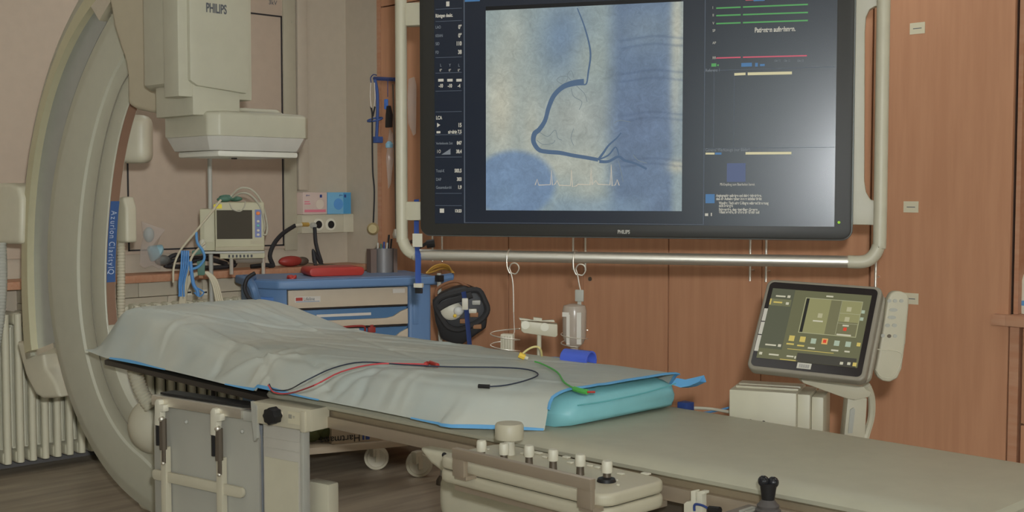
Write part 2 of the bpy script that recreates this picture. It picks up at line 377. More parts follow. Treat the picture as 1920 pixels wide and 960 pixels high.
# red pouch lying on the worktop
q = hx(553, 497, LX + .12)
t = thing('red_device', 'dark red pouch with black net end lying on the worktop', 'pouch', (q.x, q.y, .905))
put('pouch_body', MB().ball((LX + .12, hx(545, 488, LX + .12).y, .935), .03, sc=(1.2, 2.6, 1.0)), REDD, t)
put('net_end', MB().ball((LX + .12, hx(566, 488, LX + .12).y, .932), .026, sc=(1, 1.7, .95)), DARKM, t)
put('cord', MB().tube([hx(574, 492, LX + .12), hx(600, 496, LX + .14), hx(632, 497, LX + .15), hx(636, 505, LX + .16)], .003), DARKM, t)

# ------------------------------------------------------------------ beech cabinets along the far wall
def bar_handle(x, z0, z1, parent, M=None):
    b = MB().tube([(x, FY - .045, z0), (x, FY - .045, z1)], .0055, smooth=0, seg=10)
    for z in (z0 + .045, z1 - .045): b.tube([(x, FY - .045, z), (x, FY - .003, z)], .004, smooth=0)
    return put('handle', b, SILV, parent)
def cabinet(x0, x1, label, split=True, handles=(), seam=2.36, sided=None):
    t = thing('wall_cabinet', label, 'cabinet', ((x0 + x1) / 2, FY + .3, 0), 'beech cabinets along the far wall')
    put('carcass', MB().box(x0 + .001, x1 - .001, FY + .002, 4.895, .0, CH - .003), mat('cabinet_dark_carcass', (60, 42, 32), .8), t)
    put('plinth', MB().box(x0 + .002, x1 - .002, FY + .0, FY + .02, 0, .1), WOODE, t)
    mid = (x0 + x1) / 2; g = .0028
    cols = [(x0 + g, mid - g / 2, 1), (mid + g / 2, x1 - g, -1)] if split else [(x0 + g, x1 - g, handles[0])]
    for a, b, side in cols:
        d = put('door', MB().box(a, b, FY - .018, FY + .001, .105, seam - .003, bevel=.0015, seg=1), WOOD, t)
        hxp = (b - .038) if side == 1 else (a + .038)
        if side: bar_handle(hxp, .948, 1.28, d)
        put('upper_door', MB().box(a, b, FY - .018, FY + .001, seam + .003, CH - .01, bevel=.0015, seg=1), WOOD, t)
    return t
t = cabinet(-5.415, -4.378, 'leftmost beech double cabinet next to the white wall pier')
put('side_frame', MB().box(-5.446, -5.417, FY - .02, 4.89, 0, CH - .004), WOODE, t)
t = cabinet(-4.376, -3.349, 'beech double cabinet with a small keyhole behind the saline bottle')
q = hy(1107, 523, FY - .018)
put('keyhole', MB().lathe([(0, 0), (.010, 0), (.010, .006), (0, .006)], T(q.x, q.y, q.z) @ RX(math.pi / 2)), DARKM, t)
cabinet(-3.347, -2.362, 'beech double cabinet behind the touch screen')
t = cabinet(-2.360, -1.812, 'single wide beech cabinet door with small labels right of the big screen', split=False, handles=(-1,))
for px, py in ((1720, 53), (1708, 388), (1708, 560)):
    q = hy(px, py, FY - .019); w = .03
    l = put('label', MB().box(q.x - w, q.x + w, FY - .0192, FY - .0182, q.z - .021, q.z + .021), PAPER, t)
    put('label_print', MB().box(q.x - .017, q.x + .017, FY - .0196, FY - .019, q.z - .002, q.z + .001), INK, l)
# counter recess with drawers at the right
t = thing('drawer_unit', 'beech counter unit with drawers at the right edge', 'cabinet', (-1.2, FY + .3, 0))
put('carcass', MB().box(-1.808, -.6, FY + .03, 4.89, 0, .845), WOODE, t)
put('end_panel', MB().box(-1.808, -1.775, FY - .02, FY + .029, 0, .845), WOODE, t)
put('countertop', MB().box(-1.808, -.6, FY - .06, 4.89, .846, .885, bevel=.002).box(-1.86, -1.808, FY - .06, FY - .0205, .846, .885, bevel=.002), WOODE, t)
dr = put('drawer', MB().box(-1.762, -.9, FY - .02, FY + .028, .50, .84, bevel=.002), WOOD, t)
q = hy(1915, 633, FY - .02); put('label', MB().box(-1.70, -1.63, FY - .0215, FY - .0203, .77, .81), PAPER, dr)
put('drawer', MB().box(-1.762, -.9, FY - .02, FY + .028, .1, .494, bevel=.002), WOOD, t)
t = thing('recess_back_panel', 'beech back panel above the counter at the right edge', 'panel', (-1.2, FY + .4, .886))
put('back_board', MB().box(-1.80, -.6, FY + .38, FY + .40, .886, CH - .002), WOOD, t)
put('side_board', MB().box(-1.806, -1.79, FY + .0, FY + .38, .886, CH - .002), WOODE, t)
t = thing('bottle', 'small white bottle with blue print on the counter at the right edge', 'bottle', (-1.77, FY + .0, .885))
q = hy(1921, 570, FY + .06); bx_ = q.x + .012
put('bottle_body', MB().lathe([(0, 0), (.03, 0), (.032, .01), (.032, .12), (.02, .14), (0, .14)], T(bx_, FY + .06, .8855)), WHITE, t)
put('cap', MB().lathe([(0, 0), (.014, 0), (.014, .02), (0, .02)], T(bx_, FY + .06, 1.0255)), WHITE, t)
put('print_band', MB().lathe([(.0325, 0), (.0325, .018)], T(bx_, FY + .06, .915)), CABB, t)

# ------------------------------------------------------------------ imaging ring (C-shaped gantry), detector and its arm
FR = Frame((-3.48, 2.19), (math.cos(math.radians(10)), math.sin(math.radians(10))))
RCX, RCZ = -.05, 1.08
EDGE = dict(inner=[(238, 197), (220, 260), (213, 305), (202, 374), (196, 530), (199, 590), (209, 680), (232, 730), (284, 800)],
    body=[(206, 12), (175, 59), (144, 125), (120, 187), (105, 250), (94, 300), (89, 340), (79, 477), (80, 548), (85, 619), (101, 714), (113, 753), (138, 797), (159, 834), (180, 865), (257, 960)],
    silver=[(170, 12), (126.5, 87.5), (100, 144), (86, 194), (73, 237), (64, 298), (58, 370), (50, 477), (51, 548), (57, 630)],
    gold=[(153, 0), (134, 34), (109, 81), (94, 122), (78, 178), (50, 298), (44, 370), (38, 477), (37, 548), (42, 640)])
def edge_fn(pts, deg=4):
    th, rr = [], []
    for p in pts:
        s, z = FR.hit(*p); a = math.atan2(z - RCZ, s - RCX) % (2 * math.pi); th.append(a); rr.append(math.hypot(z - RCZ, s - RCX))
    k = np.polyfit(np.array(th) - math.pi, rr, deg); lo, hi = min(th), max(th)
    return (lambda a: float(np.polyval(k, min(max(a, lo - .03), hi + .03) - math.pi))), lo, hi
FI, FI0, FI1 = edge_fn(EDGE['inner']); FB, FB0, FB1 = edge_fn(EDGE['body']); FS, FS0, FS1 = edge_fn(EDGE['silver'], 3); FG, FG0, FG1 = edge_fn(EDGE['gold'], 3)
def ring_arc(prof, a0, a1, n=60, m=None, mb=None, cap=True):      # prof: list of (radius function, offset from it, depth)
    mb = mb or MB(); k = len(prof); V = []; Fc = []
    for i in range(n + 1):
        a = a0 + (a1 - a0) * i / n
        for fn, dr_, d in prof:
            r = fn(a) + dr_; V.append((RCX + r * math.cos(a), d, RCZ + r * math.sin(a)))
    for i in range(n):
        for j in range(k): Fc.append((i * k + j, i * k + (j + 1) % k, (i + 1) * k + (j + 1) % k, (i + 1) * k + j))
    if cap: Fc.append(tuple(range(k))); Fc.append(tuple(range(n * k, (n + 1) * k)))
    mb.add(V, Fc, FR.M, m); return mb
ga = thing('c_arm_gantry', 'large white C-shaped X-ray gantry ring around the head of the table', 'scanner', FR.w(0, 0.1, 0))
A0, A1 = math.radians(97), math.radians(258)
def mixf(t): return lambda a: FI(a) * (1 - t) + FB(a) * t
body = ring_arc([(FB, 0, .05), (FB, -.012, .022), (FB, -.055, .006), (FB, -.075, 0), (mixf(.42), 0, 0), (mixf(.40), 0, .008), (mixf(.22), 0, .008), (mixf(.2), 0, .004), (FI, .003, .004), (FI, 0, .008), (FI, 0, .05), (FI, .15, .13), (FB, -.03, .16), (FB, 0, .13)], A0, A1, 90)
bo = put('arc_body', body, RINGM, ga)
put('panel_seam', ring_arc([(mixf(.205), 0, .0005), (mixf(.205), 0, .006), (mixf(.21), 0, .006), (mixf(.21), 0, .0005)], A0, A1, 90), mat('seam_grey', (112, 108, 96), .6), ga)
# brown inner lip with the blue lettered band
STR = mat('brown_lip', (112, 88, 72), .5); STB = mat('blue_label_band', (50, 76, 118), .5)
def ang(px, py): s, z = FR.hit(px, py); return math.atan2(z - RCZ, s - RCX) % (2 * math.pi)
ab0, ab1 = ang(201, 376), ang(196, 530)
lipw = .047
put('inner_lip', ring_arc([(FI, -.002, .009), (FI, -.002, lipw), (FI, .01, lipw + .006), (FI, .01, .009)], A0, ang(200, 610), 90), STR, ga)
lab = put('name_band', ring_arc([(FI, -.004, .0095), (FI, -.004, lipw - .0005), (FI, .0, lipw - .0005), (FI, .0, .0095)], ab0, ab1, 20), STB, ga)
tx = MB(); s_txt = 'Azurion ClarityIQ'
# lettering runs down the band, each letter laid on the inner surface
adv = (ab1 - ab0) * .76 / len(s_txt); a_ = ab0 + (ab1 - ab0) * .11
WID = {'i': .55, 'l': .5, 'I': .5, 't': .65, 'r': .7, ' ': .5, 'A': 1.25, 'C': 1.25, 'Q': 1.35}
tot = sum(WID.get(c, 1.) for c in s_txt); unit = (ab1 - ab0) * .80 / tot
for ch in s_txt:
    w = WID.get(ch, 1.) * unit; am = a_ + w / 2; r = FI(am) - .0055
    pos = FR.w(RCX + r * math.cos(am), .014, RCZ + r * math.sin(am))
    tang = Vector((-math.sin(am), 0, math.cos(am)))              # increasing angle runs down on the left side
    tw = (FR.M.to_3x3() @ tang).normalized(); nin = (FR.M.to_3x3() @ Vector((-math.cos(am), 0, -math.sin(am)))).normalized()
    up = FR.n.normalized()                                       # letters' upright points away from the camera side
    Mx = Matrix(((tw.x, -nin.x, up.x, pos.x), (tw.y, -nin.y, up.y, pos.y), (tw.z, -nin.z, up.z, pos.z), (0, 0, 0, 1)))
    if ch != ' ': tx.text(ch, .036, Mx, align='CENTER', stretch=.72)
    a_ += w
put('band_lettering', tx, mat('letter_white', (150, 160, 175), .5), lab)
# carriage rail and sleeve outside the ring
as1 = ang(88, 645); 
put('carriage_channel', ring_arc([(FB, .0, .03), (FS, 0, .03), (FS, 0, .12), (FB, 0, .12)], FS0 + .0, as1, 50), mat('channel_satin', (140, 142, 138), .35, metal=.55), ga)
put('channel_end_cap', ring_arc([(FB, .0, .02), (FS, 0, .02), (FS, 0, .12), (FB, 0, .12)], as1, as1 + .018, 3), SILV, ga)
put('channel_cap_top', ring_arc([(FB, .004, .0), (FS, 0.0, .0), (FS, 0, .12), (FB, 0, .12)], FS0 - .12, FS0 + .0, 5), SILV, ga)
put('carriage_rim', ring_arc([(FS, 0, .0), (FG, -.01, .0), (FG, 0, .012), (FG, 0, .2), (FS, 0, .2)], FS0 - .1, as1, 50), mat('rim_satin_warm', (150, 144, 118), .36, metal=.2), ga)
put('carriage_sleeve', ring_arc([(FG, -.0, .03), (FG, .07, .05), (FG, .15, .12), (FG, .17, .3), (FG, 0, .3)], FS0 - .1, as1 + .01, 50), RINGM, ga)
# lower support arm under the carriage and the wall of the floor stand
def poly(F, pts, d): return [F.hit(x, y, d) for x, y in pts]
put('support_arm', MB().prism(poly(FR, [(30, 640), (60, 648), (78, 650), (84, 690), (100, 712), (112, 745), (80, 748), (66, 740), (48, 705)], .05), .05, .2, FR.M, bevel=.015, seg=3), PLAST, ga)
put('stand_box', MB().prism(poly(FR, [(-60, 345), (18, 343), (34, 350), (40, 372), (38, 458), (-60, 456)], -.02), -.02, .12, FR.M, bevel=.02, seg=3), PLAST, ga)
b = MB()
def hose(mb, pts, r, pitch=.012):
    P = catmull([Vector(p) for p in pts], 12); L = [0]
    for i in range(1, len(P)): L.append(L[-1] + (P[i] - P[i - 1]).length)
    n = max(2, int(L[-1] / (pitch / 2))); out = []; V = []; Fc = []; sg = 12
    for k in range(n + 1):
        s = L[-1] * k / n; i = min(len(P) - 2, max(0, sum(1 for q in L if q <= s) - 1)); f = (s - L[i]) / max(1e-6, L[i + 1] - L[i]); p = P[i].lerp(P[i + 1], f)
        t = (P[i + 1] - P[i]).normalized(); a = t.cross(Vector((.3, .9, .1))).normalized(); c = t.cross(a); rr = r * (1.0 if k % 2 else .86)
        for j in range(sg): an = 2 * math.pi * j / sg; V.append(p + a * (rr * math.cos(an)) + c * (rr * math.sin(an)))
    for k in range(n):
        for j in range(sg): Fc.append((k * sg + j, k * sg + (j + 1) % sg, (k + 1) * sg + (j + 1) % sg, (k + 1) * sg + j))
    mb.add(V, Fc); return mb
put('corrugated_hose', hose(b, [dep(2, 455, 4.6), dep(4, 520, 4.6), dep(0, 590, 4.6), dep(-12, 680, 4.6), dep(-20, 800, 4.6)], .02), GREYP, ga)
put('ceiling_carriage', MB().box(-.42, .02, .02, .42, 2.08, 2.5, FR.M, bevel=.05, seg=4).box(-.35, -.05, .08, .36, 2.45, CH - .003, FR.M, bevel=.02), RINGM, ga)
# inner side cover, hose and tube housing below the table
put('hose_cover', MB().prism(poly(FR, [(217, 372), (231, 368), (237, 390), (238, 455), (217, 455)], .09), .09, .14, FR.M, bevel=.012, seg=3), PLAST, ga)
put('inner_hose', hose(MB(), [FR.w(*[FR.hit(227, y, .12)[0], .12, FR.hit(227, y, .12)[1]]) for y in (450, 500, 560, 640)], .0165), PLAST2, ga)
put('lower_hose', hose(MB(), [dep(252, 690, 4.25), dep(258, 715, 4.25), dep(268, 740, 4.25), dep(285, 765, 4.25)], .028), PLAST, ga)
put('tube_housing', MB().ball(tuple(dep(300, 795, 4.35)), .115, sc=(.9, 1., .95), seg=24, rings=14), PLAST, ga)
q = FR.hit(233, 745, .02); put('tube_arm', MB().box(-.72, -.42, .03, .3, .0 + .12, .40, FR.M, bevel=.05, seg=4), PLAST, ga)
# detector arm housing, column and flat detector
FA = Frame(FR.w(0, -.12, 0), FR.x)
put('arm_housing', MB().prism(poly(FA, [(190, -60), (207, 20), (212, 50), (222, 82), (232, 110), (237, 140), (238, 196), (255, 206), (285, 212), (326, 213), (345, 190), (345, -60)], 0), 0, .19, FA.M, bevel=.022, seg=4), mat('arm_plastic', (146, 137, 117), .42), ga)
dm = mat('detector_plastic', (150, 147, 130), .42); dm2 = mat('detector_lower_bevel', (158, 155, 147), .42)
colx = -3.37
q0 = hx(345, 100, colx); q1 = hx(468, 100, colx)
cy0, cy1 = q0.y, q1.y
ztopc = hx(465, 165, colx).z
put('detector_column', MB().prism([(cy0 + .02, 2.32), (cy1, 2.32), (cy1, hx(467, 168, colx).z), (cy1 - .012, hx(463, 176, colx).z), (cy0 + .045, hx(363, 160, colx).z), (cy0 + .02, hx(352, 150, colx).z)], colx - .3, colx, WORLD, bevel=.008, plane='yz'), dm, ga)
put('column_side_cover', MB().box(hy(307, 100, cy0 - .01).x, -3.385, cy0 - .012, cy0 + .25, hy(340, 180, cy0 - .01).z, 2.32, bevel=.006), dm, ga)
put('column_skirt', MB().box(-3.62, colx - .012, cy0 + .035, cy1 - .03, 1.56, hx(400, 158, colx).z + .02, bevel=.004), dm, ga)
M_ = Matrix(((0, -1, 0, colx + .0008), (1, 0, 0, 0), (0, 0, 1, 0), (0, 0, 0, 1)))
qa = hx(386, 22, colx); qb = hx(438, 25, colx)
put('column_lettering', MB().text('PHILIPS', .040, T(colx + .001, qa.y, qa.z) @ Matrix(((0, -1, 0, 0), (1, 0, 0, 0), (0, 0, 1, 0), (0, 0, 0, 1))), stretch=(qb.y - qa.y) / .172, bold=.001), INK, ga)
def octo(cx0, cx1, yy0, yy1, c): return [(cx0 + c, yy0), (cx1 - c, yy0), (cx1, yy0 + c), (cx1, yy1 - c), (cx1 - c, yy1), (cx0 + c, yy1), (cx0, yy1 - c), (cx0, yy0 + c)]
dx0, dx1, dy0, dy1 = -3.66, -3.335, 1.945, 2.325
def stack(layers, c, m_, name, par):
    V = []; Fc = []; k = 8
    for ins, z in layers:
        for a, b in octo(dx0 + ins, dx1 - ins, dy0 + ins, dy1 - ins, c): V.append((a, b, z))
    for i in range(len(layers) - 1):
        for j in range(k): Fc.append((i * k + j, i * k + (j + 1) % k, (i + 1) * k + (j + 1) % k, (i + 1) * k + j))
    Fc.append(tuple(range(k))); Fc.append(tuple(range((len(layers) - 1) * k, len(layers) * k)))
    return put(name, MB().add(V, Fc, bevel=.006), m_, par)
de = stack([(0, 1.496), (0, 1.566), (.01, 1.574), (.06, 1.58), (.065, 1.592)], .03, dm, 'detector_housing', ga)
stack([(.022, 1.452), (.004, 1.496), (.006, 1.50)], .03, dm2, 'detector_bevel', ga)
put('detector_plate', MB().box(dx0 + .04, dx1 - .03, dy0 + .04, dy1 - .04, 1.432, 1.452, bevel=.008), mat('detector_underside', (178, 176, 165), .3), ga)
q = dep(439, 293, 3.95); put('collision_sensor', MB().box(q.x - .008, q.x + .008, q.y - .006, q.y + .006, 1.428, 1.434), BLACK, ga)
FRC = Frame((dep(259, 260, 4.6).x, dep(259, 260, 4.6).y), (RGT.x, RGT.y))
put('rear_cover', MB().box(-.09, FRC.hit(277, 260)[0], 0, .10, FRC.hit(259, 306)[1], FRC.hit(259, 214)[1], FRC.M, bevel=.045, seg=5), PLAST, ga)
for px, py in ((330, 163), (325, 200)):
    q = hy(px, py, cy0 - .013 if py < 170 else dy0 - .001)

# ------------------------------------------------------------------ patient table
tb_ = thing('patient_table', 'long white X-ray table with padded foot section and metal side rails', 'table', (-2.0, 2.15, 0))
NE = lambda x: 1.85 + (x + 2.65) * .0464        # near lower edge of the white mattress
def mattress():
    V = []; Fc = []; xs = [-2.885, -2.875, -2.85, -2.8] + [-2.7 + i * (1.78 / 16) for i in range(17)] + [-.875, -.865]
    prof = [(0, 0), (-.010, .006), (-.012, .014), (-.006, .023), (.010, .030), (.038, .035)]
    for x in xs:
        e = 0.03 if x in (xs[0], xs[-1]) else (.012 if x in (xs[1], xs[-2]) else 0); dz = .012 if e == .03 else (.003 if e else 0)
        n = NE(x) + e; f_ = 2.425 - e
        pts = [(n + a, .742 + b - dz * (b > .01)) for a, b in prof] + [(f_ - a, .742 + b - dz * (b > .01)) for a, b in reversed(prof)]
        V += [(x, a, b) for a, b in pts]
    k = 12
    for i in range(len(xs) - 1):
        for j in range(k): Fc.append((i * k + j, i * k + (j + 1) % k, (i + 1) * k + (j + 1) % k, (i + 1) * k + j))
    Fc.append(tuple(range(k))); Fc.append(tuple(range((len(xs) - 1) * k, len(xs) * k)))
    return MB().add(V, Fc)
put('mattress', mattress(), MATTR, tb_)
put('tabletop', MB().prism([(-3.93, 1.865), (-3.99, 1.93), (-3.99, 2.33), (-3.93, 2.38), (-2.86, 2.40), (-.88, 2.40), (-.88, 1.96), (-2.80, 1.90), (-2.88, 1.845)], .724, .742, plane='xy', bevel=.003), CARBON, tb_)
def along(y0_, y1_, z0, z1, x0=-2.70, x1=-.90, off=0):
    V = []
    for x in (x0, x1):
        n = NE(x); V += [(x, n + y0_, z0), (x, n + y1_, z0), (x, n + y1_, z1), (x, n + y0_, z1)]
    return V, [(0, 1, 2, 3), (4, 5, 6, 7), (0, 1, 5, 4), (1, 2, 6, 5), (2, 3, 7, 6), (3, 0, 4, 7)]
b = MB(); v, f = along(.004, .10, .727, .742); b.add(v, f, bevel=.001); put('tabletop_edge', b, mat('edge_brown_metal', (128, 116, 96), .45, metal=.4), tb_)
b = MB(); v, f = along(-.008, .014, .697, .727); b.add(v, f, bevel=.002); put('side_rail', b, SILV2, tb_)
b = MB(); v, f = along(.016, .45, .69, .727, x0=-2.66, x1=-1.0); b.add(v, f); put('under_frame', b, DARKM, tb_)
b = MB().box(-2.7, -.9, 2.43, 2.45, .697, .727, bevel=.002)
for x in (-2.6, -1.8, -1.0): b.box(x - .015, x + .015, 2.38, 2.43, .70, .725)
put('far_rail', b, SILV2, tb_)
# pedestal
put('pedestal_cover', MB().box(-2.262, -1.1, 1.93, 2.36, .50, .628, bevel=.05, seg=5), PLAST, tb_)
put('pedestal_column', MB().box(-2.235, -1.16, 1.955, 2.33, 0, .497, bevel=.04, seg=4), PLAST, tb_)
put('pedestal_neck', MB().box(-2.2, -1.2, 2.0, 2.3, .625, .69), DARKM, tb_)
FM = Frame((0, 1.86), (1, 0))
# ------------------------------------------------------------------ control module hung on the near rail
cm = thing('table_control_module', 'white table-side control panel with levers behind a metal guard bar', 'control panel', (-1.7, 1.78, .68))
pl = rrect(-1.935, -1.452, 1.655, 1.848, .035)
put('panel_housing', MB().prism(pl, .703, .730, plane='xy', bevel=.010, seg=3), PLAST2, cm)
put('panel_top', MB().prism([(a * .998 - .0035, b) for a, b in pl], .7325, .757, plane='xy', bevel=.008, seg=3), PLAST2, cm)
put('panel_gap', MB().prism(rrect(-1.925, -1.462, 1.665, 1.838, .03), .729, .734, plane='xy'), BLACK, cm)
put('mount_plate', MB().box(-1.90, -1.5, 1.68, 1.84, .685, .702).box(-1.88, -1.5, 1.84, 1.90, .685, .697), SILV2, cm)
put('carrier_fairing', MB().prism([FM.hit(x, y, -.02) for x, y in [(788, 838), (852, 850), (880, 872), (905, 910), (882, 907), (845, 893), (812, 868)]], -.03, .10, FM.M, bevel=.012, seg=3), PLAST, cm)
# guard bar
def on(px, py, y): return hy(px, py, y)
gy = 1.63
a, b_ = hy(852, 843, gy), hy(1112, 893, gy)
gz = (a.z + b_.z) / 2
g = MB().box(a.x, b_.x, gy - .008, gy + .008, gz - .022, gz, bevel=.003)
for x0, x1 in ((a.x, a.x + .035), (b_.x - .035, b_.x)): g.box(x0, x1, gy - .006, gy + .006, .735, gz - .018, bevel=.002); g.box(x0, x1, gy, 1.66, .728, .736)
put('guard_bar', g, SILV2, cm)
# levers
for i, (px, py) in enumerate([(903, 862), (945, 868), (992, 872), (1037, 880), (1088, 890), (1138, 903)]):
    q = hz(px, py, .757); h = .040; x, y = q.x, q.y
    lv = put('lever_stem', MB().lathe([(0, 0), (.0085, 0), (.008, .005), (.0075, .022), (0, .022)], T(x, y, .757)), DARKM, cm)
    put('lever_cap', MB().lathe([(0, .018), (.0105, .018), (.011, .022), (.0105, .038), (.009, .041), (0, .041)], T(x, y, .757)), WHITE, lv)
q = hz(1137, 903, .757); put('joystick_collar', MB().lathe([(0, 0), (.019, 0), (.017, .006), (.008, .009), (0, .009)], T(q.x, q.y, .7575)), BLACK, cm)
q = hz(955, 852, .757)
kn = put('float_knob', MB().lathe([(0, .034), (.03, .034), (.031, .039), (.031, .063), (.028, .068), (0, .069)], T(q.x, q.y, .757), seg=32), PLAST2, cm)
put('knob_stem', MB().lathe([(0, 0), (.013, 0), (.011, .036), (0, .036)], T(q.x, q.y, .757)), WHITE, kn)
for px, py, w in ((914, 843, .010), (981, 851, .012), (1009, 850, .018), (1023, 858, .014), (1062, 858, .016), (1069, 868, .013), (1117, 868, .018), (1106, 874, .012), (1120, 877, .012), (1160, 877, .010), (1173, 879, .010), (1187, 882, .010), (1164, 889, .014), (1211, 889, .018), (1156, 901, .006), (1159, 910, .006)):
    q = hz(px, py, .7575)
    if 1.66 < q.y < 1.845: put('button', MB().box(q.x - w / 2, q.x + w / 2, q.y - w * .35, q.y + w * .35, .757, .7605, bevel=.0015), WHITE, cm)
put('fixing_screw', MB().ball(tuple(hy(833, 853, 1.82)), .006), BLACK, cm)

# ------------------------------------------------------------------ joystick unit and clip at the near rail, right
ju = thing('joystick_unit', 'small black twin-button joystick on a dark plate at the near rail', 'joystick', (-1.2, 1.8, .66))
jx, jy = -1.194, 1.80
put('base_plate', MB().prism(rrect(jx - .075, jx + .045, jy - .04, jy + .05, .006), .722, .742, plane='xy', bevel=.002), mat('joystick_plate', (96, 88, 80), .4), ju)
put('boot', MB().lathe([(0, 0), (.026, 0), (.026, .006), (.022, .008), (.023, .013), (.019, .016), (.020, .021), (.015, .026), (.011, .032), (0, .032)], T(jx, jy, .742), seg=24), mat('grey_bellows', (70, 66, 64), .5), ju)
hd = put('stick', MB().tube([(jx, jy, .769), (jx, jy, .803)], [.011, .0155], smooth=0, seg=16, flat=None), BLACK, ju)
put('twin_top', MB().ball((jx - RGT.x * .0085, jy - RGT.y * .0085, .806), .0105).ball((jx + RGT.x * .0085, jy + RGT.y * .0085, .804), .0105), mat('gloss_black', (30, 30, 32), .12), hd)
for i in range(3): put('key', MB().box(jx - .055 + i * .013, jx - .047 + i * .013, jy - .01, jy + .03, .742, .745), GREYP, ju)
put('rail_bracket', MB().box(jx - .03, jx + .03, jy + .04, 1.912, .70, .722), DARKM, ju)
rc = thing('rail_clip', 'white hooked clip on the near rail left of the joystick', 'clip', tuple(hy(1305, 945, 1.86)))
FC_ = Frame((0, 1.86), (1, 0))
put('clip_body', MB().prism([FC_.hit(x, y) for x, y in [(1291, 985), (1291, 942), (1296, 938), (1304, 938), (1304, 918), (1312, 917), (1312, 938), (1315, 938), (1315, 920), (1322, 918), (1330, 919), (1330, 924), (1325, 925), (1325, 985)]], -.015, .0, FC_.M, bevel=.001), WHITE, rc)
put('cable', MB().tube([hy(1302, 958, 1.84), hy(1303, 946, 1.84), hy(1318, 948, 1.84), hy(1330, 955, 1.84)], .0025), BLUED, rc)
put('cable_plug', MB().tube([hy(1330, 955, 1.84), hy(1350, 957, 1.84)], .007, smooth=0), BLACK, rc)

# ------------------------------------------------------------------ pad and sterile sheet on the table
pd = thing('table_pad', 'thick turquoise foam pad whose foot end shows under the sheet', 'pad', (-2.8, 2.14, .777))
def noise2(x, y, s=0):
    return (math.sin(x * 7.1 + s) * math.cos(y * 9.3 + s * 1.7) + .5 * math.sin(x * 17.3 + y * 6 + s * 2.1) + .3 * math.sin(x * 31 - y * 23 + s))
def ztop(x):
    h = .868
    if x < -3.1: t = min(1, (-3.1 - x) / .65); h += .062 * t * t * (3 - 2 * t)
    return h
def crossec(x):
    zt = ztop(x); w = 0
    n = 1.95 - min(1, max(0, (-1.95 - x) / .25)) * .07
    return n, zt
def pad_mesh():
    V = []; Fc = []; xs = [-3.88, -3.86, -3.8] + [-3.7 + i * .1 for i in range(18)] + [-1.95, -1.90, -1.862, -1.85]
    for x in xs:
        n, zt = crossec(x); zt -= .012; n += .03
        endi = .03 if x in (xs[0], xs[-1]) else (.012 if x in (xs[1], xs[-2]) else 0)
        if x > -1.96: n += .0 + (x + 1.96) * .12
        f_ = 2.385
        prof = [(n + endi, .778 + endi * .5), (n - .012 + endi, .80), (n - .014 + endi, zt - .045), (n + endi + .004, zt - .012 - endi * .6), (n + .04 + endi, zt - endi * .6), (f_ - .04 - endi, zt - endi * .6), (f_ - endi, zt - .012 - endi * .6), (f_ + .012 - endi, zt - .045), (f_ + .01 - endi, .80), (f_ - endi, .778 + endi * .5)]
        V += [(x, a, b) for a, b in prof]
    k = 10
    for i in range(len(xs) - 1):
        for j in range(k): Fc.append((i * k + j, i * k + (j + 1) % k, (i + 1) * k + (j + 1) % k, (i + 1) * k + j))
    Fc.append(tuple(range(k))); Fc.append(tuple(range((len(xs) - 1) * k, len(xs) * k)))
    return MB().add(V, Fc)
put('foam_body', pad_mesh(), TURQ, pd)
put('seam_line', MB().tube([(-1.8475, 2.01, .832), (-1.8465, 2.1, .83), (-1.8465, 2.25, .833), (-1.8475, 2.37, .842)], .0016), mat('turquoise_seam', (84, 146, 150), .5), pd)

